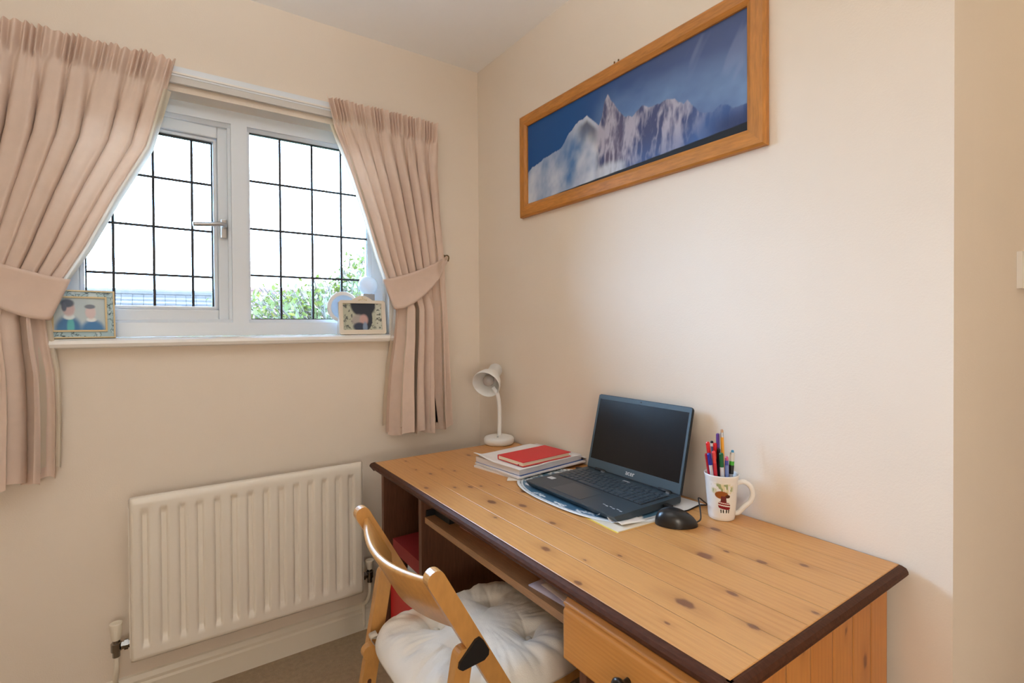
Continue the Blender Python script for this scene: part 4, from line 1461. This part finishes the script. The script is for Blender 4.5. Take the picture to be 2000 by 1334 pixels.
# blue haze low down and to the right
hz_ = np.clip(sstep(.35, .0, t) * .55 * sstep(.5, .62, s) + sstep(.76, .90, s) * .75, 0, .92) * (.7 + .5 * fbm(s * A_ * 4, t * 4, 91, 3))
rock = mixc(rock, npl(lin(70, 104, 160)), np.clip(hz_, 0, .92))
rock = mixc(rock, npl(lin(40, 46, 84)), sstep(.82, .95, s) * sstep(.32, .1, t) * .8)
Cp = sky * (1 - inside[..., None]) + rock * inside[..., None]
Pp = np.stack([np.full_like(s, -.0065), yA + (yB - yA) * s, zA + (zB - zA) * t], -1)
# black strip of the mount along the bottom
strip = sstep(.075 * s ** 1.2 + .012, .075 * s ** 1.2 + .006, t)
Cp = mixc(Cp, npl((.012, .014, .018)), strip)
link('print', grid_mesh('print', Pp, Cp), mat('photo_print', rough=.5, attr=True, spec=.3), pic, label='photograph of a snowy mountain spire under blue sky')
bbox('backing', (-.0055, -.002, OY0 + .02, OY1 - .02, OZa + .02, OZb - .02), mat('brown_board', (.22, .15, .09), .8), pic)
for yy in (-.872, -.890):
    bm = bmesh.new()
    tube(bm, [(-.006, yy, 2.066), (-.006, yy, 2.076), (-.010, yy - .004, 2.080)], .0025, 8)
    bm_obj('hanging_hook', bm, M_BRASS, pic)

# ------------------------------------------------------------------ photo frames on the sill
SZ = 1.1955


def upright(cx_, cy_, yaw, lean):
    return Matrix.Translation((cx_, cy_, SZ)) @ Matrix.Rotation(yaw, 4, 'Z') @ Matrix.Rotation(-lean, 4, 'X')


pf = thing('photo_frame', 'photo frame with blue marbled border and thin gold edging, behind the left curtain', 'photo frame', (-1.435, .01, SZ), group='photo frames on the window sill')
W_, H_ = .172, .150
Mf = upright(-1.432, -.004, math.radians(9), math.radians(9))
M_GOLD = mat('pale_gold', (.62, .50, .30), .3, metal=.6)


def ring(name, w0, h0, z0_, w1, h1, z1_, y0, y1, m, parent, M):
    """rectangular ring between outer size (w0,h0 from z0_) and inner size, local y from y0 (front) to y1"""
    for e in ((-w0 / 2, w0 / 2, z0_, z1_), (-w0 / 2, w0 / 2, z1_ + h1, z0_ + h0), (-w0 / 2, -w1 / 2, z1_, z1_ + h1), (w1 / 2, w0 / 2, z1_, z1_ + h1)):
        bbox(name, (e[0], e[1], y0, y1, e[2], e[3]), m, parent, M=M)


ring('gold_edge', W_, H_, 0, W_ - .008, H_ - .008, .004, -.008, .006, M_GOLD, pf, Mf)
# marbled border
Cb = None
U, V = np.meshgrid(np.linspace(-W_ / 2 + .004, W_ / 2 - .004, 120), np.linspace(.004, H_ - .004, 100))
mv = fbm(U * 60 + 1.5 * fbm(U * 40, V * 40, 3, 2), V * 60, 13, 3)
vein = sstep(.035, .0, np.abs(mv - .52))
Cb = mixc(np.broadcast_to(npl(lin(176, 204, 212)), U.shape + (3,)), npl(lin(36, 62, 80)), vein)
Cb = mixc(Cb, npl(lin(206, 222, 226)), sstep(.55, .7, mv))
Pb = np.stack([U, np.full_like(U, -.004), V], -1)
Pb = (np.array(Mf)[:3, :3] @ Pb.reshape(-1, 3).T).T.reshape(Pb.shape) + np.array(Mf)[:3, 3]
link('marbled_border', grid_mesh('marbled_border', Pb, Cb), mat('marbled_print', rough=.3, attr=True), pf)
ring('gold_slip', W_ - .040, H_ - .040, .020, W_ - .050, H_ - .050, .025, -.010, -.003, M_GOLD, pf, Mf)
# soft portrait of two people in blue jumpers
U, V = np.meshgrid(np.linspace(-1, 1, 90), np.linspace(0, 1, 70))
Ci = mixc(np.broadcast_to(npl(lin(188, 206, 216)), U.shape + (3,)), npl(lin(206, 216, 214)), fbm(U * 2, V * 2, 3, 2))


def blob(C, cx_, cy_, rx_, ry_, col, soft=.5, k=1.):
    r = ((U - cx_) / rx_) ** 2 + ((V - cy_) / ry_) ** 2
    return mixc(C, npl(lin(*col)), sstep(1 + soft, 1 - soft, r) * k)


Ci = blob(Ci, -.45, .02, .52, .42, (66, 124, 178))
Ci = blob(Ci, .50, -.02, .48, .34, (74, 132, 188))
Ci = blob(Ci, -.36, .10, .14, .30, (98, 190, 196), .6)
Ci = blob(Ci, -.42, .42, .22, .09, (226, 236, 240))
Ci = blob(Ci, .45, .33, .20, .07, (232, 238, 242))
Ci = blob(Ci, -.42, .66, .23, .22, (206, 184, 186))
Ci = blob(Ci, .42, .56, .21, .20, (220, 202, 204))
Ci = blob(Ci, -.48, .84, .26, .13, (88, 100, 120))
Ci = blob(Ci, -.60, .72, .10, .14, (100, 110, 130))
Ci = blob(Ci, .40, .74, .21, .07, (118, 126, 140))
Wp, Hp = W_ - .050, H_ - .050
Pi = np.stack([U * Wp / 2, np.full_like(U, -.005), .025 + V * Hp], -1)
Pi = (np.array(Mf)[:3, :3] @ Pi.reshape(-1, 3).T).T.reshape(Pi.shape) + np.array(Mf)[:3, 3]
link('photo', grid_mesh('photo', Pi, Ci), mat('glossy_photo', rough=.3, attr=True), pf, label='portrait photo of two people in blue tops')
bm = bmesh.new()
box(bm, -W_ / 2 + .003, W_ / 2 - .003, .0, .006, .003, H_ - .003, Mf)
bm_obj('back_board', bm, mat('grey_back', (.3, .3, .3), .8), pf)
bm = bmesh.new()
box(bm, -.02, .02, .0, .002, -.112, 0, Mf @ Matrix.Translation((0, .006, .118)) @ Matrix.Rotation(math.radians(14), 4, 'X'))
bm_obj('strut', bm, MATS['grey_back'], pf)

pf2 = thing('photo_frame', 'cream porcelain photo frame with arched top beside the right curtain', 'photo frame', (-.548, .02, SZ), group='photo frames on the window sill')
W2, H2 = .186, .138
Mf2 = upright(-.553, -.010, math.radians(-5), math.radians(8))
M_PORC = mat('cream_porcelain', (.74, .66, .55), .3)
bm = bmesh.new()
outl = [(-W2 / 2 + .006, 0), (W2 / 2 - .006, 0), (W2 / 2, .006), (W2 / 2, H2 - .008), (W2 / 2 - .008, H2)]
for k in range(13):
    a = k / 12
    outl.append((.042 - .084 * a, H2 + .020 * math.sin(PI * a)))
outl += [(-W2 / 2 + .008, H2), (-W2 / 2, H2 - .008), (-W2 / 2, .006)]
# opening is cut by building the face as four strips around it
ix, iz0, iz1 = W2 / 2 - .016, .018, H2 - .012
front, backv = -.010, .006
prism(bm, [(-W2 / 2 + .006, 0), (W2 / 2 - .006, 0), (W2 / 2, .006), (W2 / 2, iz0), (-W2 / 2, iz0), (-W2 / 2, .006)], front, backv, Mf2)
prism(bm, [(-W2 / 2, iz1), (W2 / 2, iz1)] + outl[3:-1], front, backv, Mf2)
prism(bm, [(-W2 / 2, iz0), (-ix, iz0), (-ix, iz1), (-W2 / 2, iz1)], front, backv, Mf2)
prism(bm, [(ix, iz0), (W2 / 2, iz0), (W2 / 2, iz1), (ix, iz1)], front, backv, Mf2)
bm_obj('border', bm, M_PORC, pf2)
U, V = np.meshgrid(np.linspace(-1, 1, 90), np.linspace(0, 1, 70))
g = fbm(U * 9, V * 12, 7, 4)
Ci = mixc(np.broadcast_to(npl(lin(186, 190, 172)), U.shape + (3,)), npl(lin(92, 98, 96)), sstep(.55, .72, g))
Ci = mixc(Ci, npl(lin(44, 52, 66)), sstep(1.15, .75, ((U - .05) / .68) ** 2 + ((V - .98) / .50) ** 2))
Ci = mixc(Ci, npl(lin(44, 52, 66)), sstep(1.1, .8, ((U - .18) / .34) ** 2 + ((V - .45) / .48) ** 2))
Ci = blob(Ci, -.22, .36, .34, .22, (170, 162, 158), .6)
Ci = blob(Ci, .06, .38, .22, .20, (196, 160, 156), .6)
Ci = blob(Ci, -.18, .12, .32, .16, (50, 62, 84), .5)
Ci = blob(Ci, .12, .10, .12, .20, (130, 150, 180), .6)
Ci = mixc(Ci, npl(lin(204, 208, 196)), sstep(.02, .12, U - .62 + .35 * (.5 - V) * 0) * (g < .58) * .8)
Pi = np.stack([U * ix, np.full_like(U, -.004), iz0 + V * (iz1 - iz0)], -1)
Pi = (np.array(Mf2)[:3, :3] @ Pi.reshape(-1, 3).T).T.reshape(Pi.shape) + np.array(Mf2)[:3, 3]
link('photo', grid_mesh('photo', Pi, Ci), MATS['glossy_photo'], pf2, label='photo of two people under a dark tree')
bbox('back_board', (-W2 / 2 + .01, W2 / 2 - .01, .0, .005, .012, H2 - .004), MATS['grey_back'], pf2, M=Mf2)
bm = bmesh.new()
for k, (dx, dz) in enumerate(((-.012, 0), (-.005, .003), (.002, .005), (.009, .002), (.016, 0), (.0, .010))):
    lathe(bm, [(0, .0018), (.003, .001), (.0035, 0)], 8, Mf2 @ Matrix.Translation((dx, front, H2 + .002 + dz)) @ Matrix.Rotation(PI / 2, 4, 'X'))
bm_obj('gold_flowers', bm, M_GOLD, pf2)
bm = bmesh.new()
box(bm, -.048, -.022, 0, .002, -.102, 0, Mf2 @ Matrix.Translation((0, .006, .108)) @ Matrix.Rotation(math.radians(12), 4, 'X'))
bm_obj('strut', bm, MATS['grey_back'], pf2)

# glass globe on a block, round glass dish and little box
gb = thing('glass_globe', 'clear white glass globe on a grey block behind the cream photo frame', 'ornament', (-.516, .034, SZ))
bm = bmesh.new()
lathe(bm, [(0, -.039)] + [(.039 * math.sin(PI * k / 16), -.039 * math.cos(PI * k / 16)) for k in range(1, 16)] + [(0, .039)], 32, Matrix.Translation((-.516, .0345, 1.398)))
bm_obj('globe', bm, mat('milky_glass', (.86, .90, .93), .08, trans=.35), gb, smooth=True)
bbox('stand', (-.540, -.492, .022, .052, SZ, 1.362), mat('grey_stone', (.42, .42, .43), .5), gb, bevel=.003)
ds = thing('round_mirror', 'small round white rimmed glass disc behind the cream photo frame', 'ornament', (-.612, .048, SZ))
Md = Matrix.Translation((-.616, .048, 1.308)) @ Matrix.Rotation(math.radians(-80), 4, 'X')
bm = bmesh.new()
lathe(bm, [(.048, -.004), (.060, -.006), (.063, 0), (.060, .006), (.048, .004), (.048, -.004)], 40, Md)
bm_obj('rim', bm, mat('white_glaze', (.86, .86, .86), .2), ds, smooth=True)
bm = bmesh.new()
lathe(bm, [(0, -.002), (.049, -.002), (.049, .002), (0, .002)], 40, Md)
bm_obj('disc', bm, mat('pale_grey_glass', (.55, .62, .68), .1, trans=.3), ds)
bbox('foot', (-.636, -.596, .038, .060, SZ, 1.256), MATS['white_glaze'], ds, bevel=.003)
o = bbox('small_box', (-.424, -.392, -.012, .022, SZ, 1.264), mat('cream_card', (.66, .57, .42), .7, var=.05), None, bevel=.002)
tag(o, 'small cream card box standing at the right end of the sill', 'box')

# ------------------------------------------------------------------ light switch on the hall wall
sw = thing('light_switch', 'white light switch plate at the right edge of the photo', 'switch', (.495, -1.736, 1.306))
bbox('plate', (.450, .536, -1.746, -1.7362, 1.308, 1.396), M_SILL, sw, bevel=.002)
bbox('rocker', (.482, .504, -1.751, -1.745, 1.335, 1.369), M_SILL, sw, bevel=.002)
for zc in (1.322, 1.382):
    bm = bmesh.new()
    lathe(bm, [(0, 0), (.003, 0), (.0025, .001), (0, .0012)], 10, Matrix.Translation((.493, -1.746, zc)) @ Matrix.Rotation(PI / 2, 4, 'X'))
    bm_obj('screw', bm, M_METAL, sw)

# ------------------------------------------------------------------ outside
M_LAWN = mat('lawn', (.05, .085, .025), .9, var=.3, vscale=3)
o = struct('ground', [(-40, 40, .6, 60, -2.9, -2.7)], M_LAWN, 'garden ground below the window', 'ground')
M_TILE = mat('grey_brown_roof_tile', (.021, .0145, .0115), .8, var=.25, vscale=9, grain=.2, gscale=40)
M_TILER = mat('red_brown_roof_tile', (.06, .022, .016), .8, var=.2, vscale=9)
M_BRICK = mat('red_brick', (.16, .06, .04), .85, var=.2, vscale=14)


def house(name, label, x0, x1, y0, y1, zeave, zridge, mt_, courses, pieces=False):
    h = thing(name, label, 'house', ((x0 + x1) / 2, (y0 + y1) / 2, -2.7))
    bbox('wall', (x0 + .3, x1 - .3, y0 + .3, y1 - .3, -2.7, zeave), M_BRICK, h)
    ym = (y0 + y1) / 2
    n = courses
    for sgn, ya in ((1, y0), (-1, y1)):
        bm = bmesh.new()
        for i in range(n):
            t0, t1 = i / n, (i + 1.15) / n
            ps = [(ya + (ym - ya) * t0, zeave + (zridge - zeave) * t0 + .05), (ya + (ym - ya) * min(t1, 1), zeave + (zridge - zeave) * min(t1, 1) + .01)]
            nt = int((x1 - x0) / .20)
            for k in range(nt):
                xa = x0 + (x1 - x0) * k / nt
                xb = x0 + (x1 - x0) * (k + .97) / nt
                j = .012 * random.random()
                a = bm.verts.new((xa, ps[0][0], ps[0][1] + j))
                b = bm.verts.new((xb, ps[0][0], ps[0][1] + j))
                c = bm.verts.new((xb, ps[1][0], ps[1][1]))
                d = bm.verts.new((xa, ps[1][0], ps[1][1]))
                e = bm.verts.new((xa, ps[0][0], ps[0][1] - .05))
                f = bm.verts.new((xb, ps[0][0], ps[0][1] - .05))
                bm.faces.new((a, b, c, d))
                bm.faces.new((a, e, f, b))
        bm_obj('roof_slope', bm, mt_, h, kind='stuff')
        bm = bmesh.new()
        q = [bm.verts.new(p) for p in ((x0, ya, zeave - .06), (x1, ya, zeave - .06), (x1, ym, zridge - .03), (x0, ym, zridge - .03))]
        bm.faces.new(q)
        bm_obj('roof_deck', bm, mt_, h)
    bm = bmesh.new()
    tube(bm, [(x0 - .02, ym, zridge + .02), (x1 + .02, ym, zridge + .02)], .10, 10)
    bm_obj('ridge_tiles', bm, mt_, h)
    return h


house('neighbour_house', 'grey tiled house roof seen through the left casement', -9.0, .15, 9.0, 16.0, -.4, 2.02, M_TILE, 26)
house('neighbour_house', 'red brown house roof behind the tree in the right window', .55, 8.0, 11.0, 18.0, .2, 2.30, M_TILER, 22)

# tree with pointed leaves outside the right hand window
tree = thing('tree', 'leafy green tree outside the right hand window pane', 'tree', (.35, 2.9, -2.7))
M_BARK = mat('bark', (.05, .035, .025), .9, bump=.5, bscale=40)
bm = bmesh.new()
tube(bm, spline([(.35, 2.9, -2.7), (.38, 2.92, -1.2), (.30, 2.88, .2), (.33, 2.9, 1.1)], 6), [.11 - .08 * k / 18 for k in range(19)], 10)
bm_obj('trunk', bm, M_BARK, tree, smooth=True)
rnd = random.Random(5)
leaf_pts = []
bm = bmesh.new()


def branch(p, q, r):
    pts = spline([p, ((p[0] + q[0]) / 2 + rnd.uniform(-.05, .05), (p[1] + q[1]) / 2 + rnd.uniform(-.08, .08), (p[2] + q[2]) / 2 + rnd.uniform(-.02, .06)), q], 5)
    tube(bm, pts, r, 5)
    return pts


def crown(x):
    """height of the leafy top at x"""
    return np.interp(x, [-1.1, -.75, -.5, -.3, -.1, .1, .25, .40, .55, .8, 1.2], [1.36, 1.48, 1.56, 1.58, 1.62, 1.75, 1.84, 1.98, 2.12, 2.25, 2.1])


for i in range(170):
    x = rnd.uniform(-1.0, 1.2)
    y = 2.9 + rnd.uniform(-.55, .55)
    zt_ = crown(x) + rnd.uniform(-.14, .04) - .1 * abs(y - 2.9)
    st = (.33 + (x - .33) * .45, 2.9 + (y - 2.9) * .4, zt_ - rnd.uniform(.35, .75))
    pts = branch(st, (x, y, zt_), .0045)
    for p in pts[2:]:
        for k in range(3):
            leaf_pts.append((p[0] + rnd.uniform(-.06, .06), p[1] + rnd.uniform(-.06, .06), p[2] + rnd.uniform(-.07, .05)))
for i in range(2600):
    x = rnd.uniform(-1.1, 1.2)
    y = 2.9 + rnd.gauss(0, .28)
    z = rnd.uniform(.65, crown(x) - .06)
    leaf_pts.append((x, y, z))
bm_obj('branches', bm, M_BARK, tree)
nl = len(leaf_pts)
LV, LF, LC = [], [], []
for i, p in enumerate(leaf_pts):
    s_ = rnd.uniform(.030, .058)
    M = Matrix.Translation(p) @ Matrix.Rotation(rnd.uniform(0, 2 * PI), 4, 'Z') @ Matrix.Rotation(rnd.uniform(.2, 1.5), 4, 'X') @ Matrix.Rotation(rnd.uniform(-.6, .6), 4, 'Y')
    sh = [(0, -.5, 0), (.30, -.15, .04), (.26, .18, .04), (0, .62, -.04), (-.26, .18, .04), (-.30, -.15, .04)]
    b0 = len(LV)
    LV += [tuple(M @ (Vector(q) * s_)) for q in sh]
    LF += [(b0, b0 + 1, b0 + 2, b0 + 3), (b0, b0 + 3, b0 + 4, b0 + 5)]
    g = rnd.random()
    c = (.040 + .026 * g, .050 + .02 * g, .006 + .004 * g) if rnd.random() > .15 else (.075, .062, .008)
    LC += [(*c, 1)] * 6
me = bpy.data.meshes.new('leaves')
me.from_pydata(LV, [], LF)
ca_ = me.color_attributes.new('Col', 'FLOAT_COLOR', 'POINT')
ca_.data.foreach_set('color', np.array(LC).reshape(-1))
link('leaves', me, mat('green_leaf', rough=.5, attr=True, trans=.4), tree, kind='stuff')
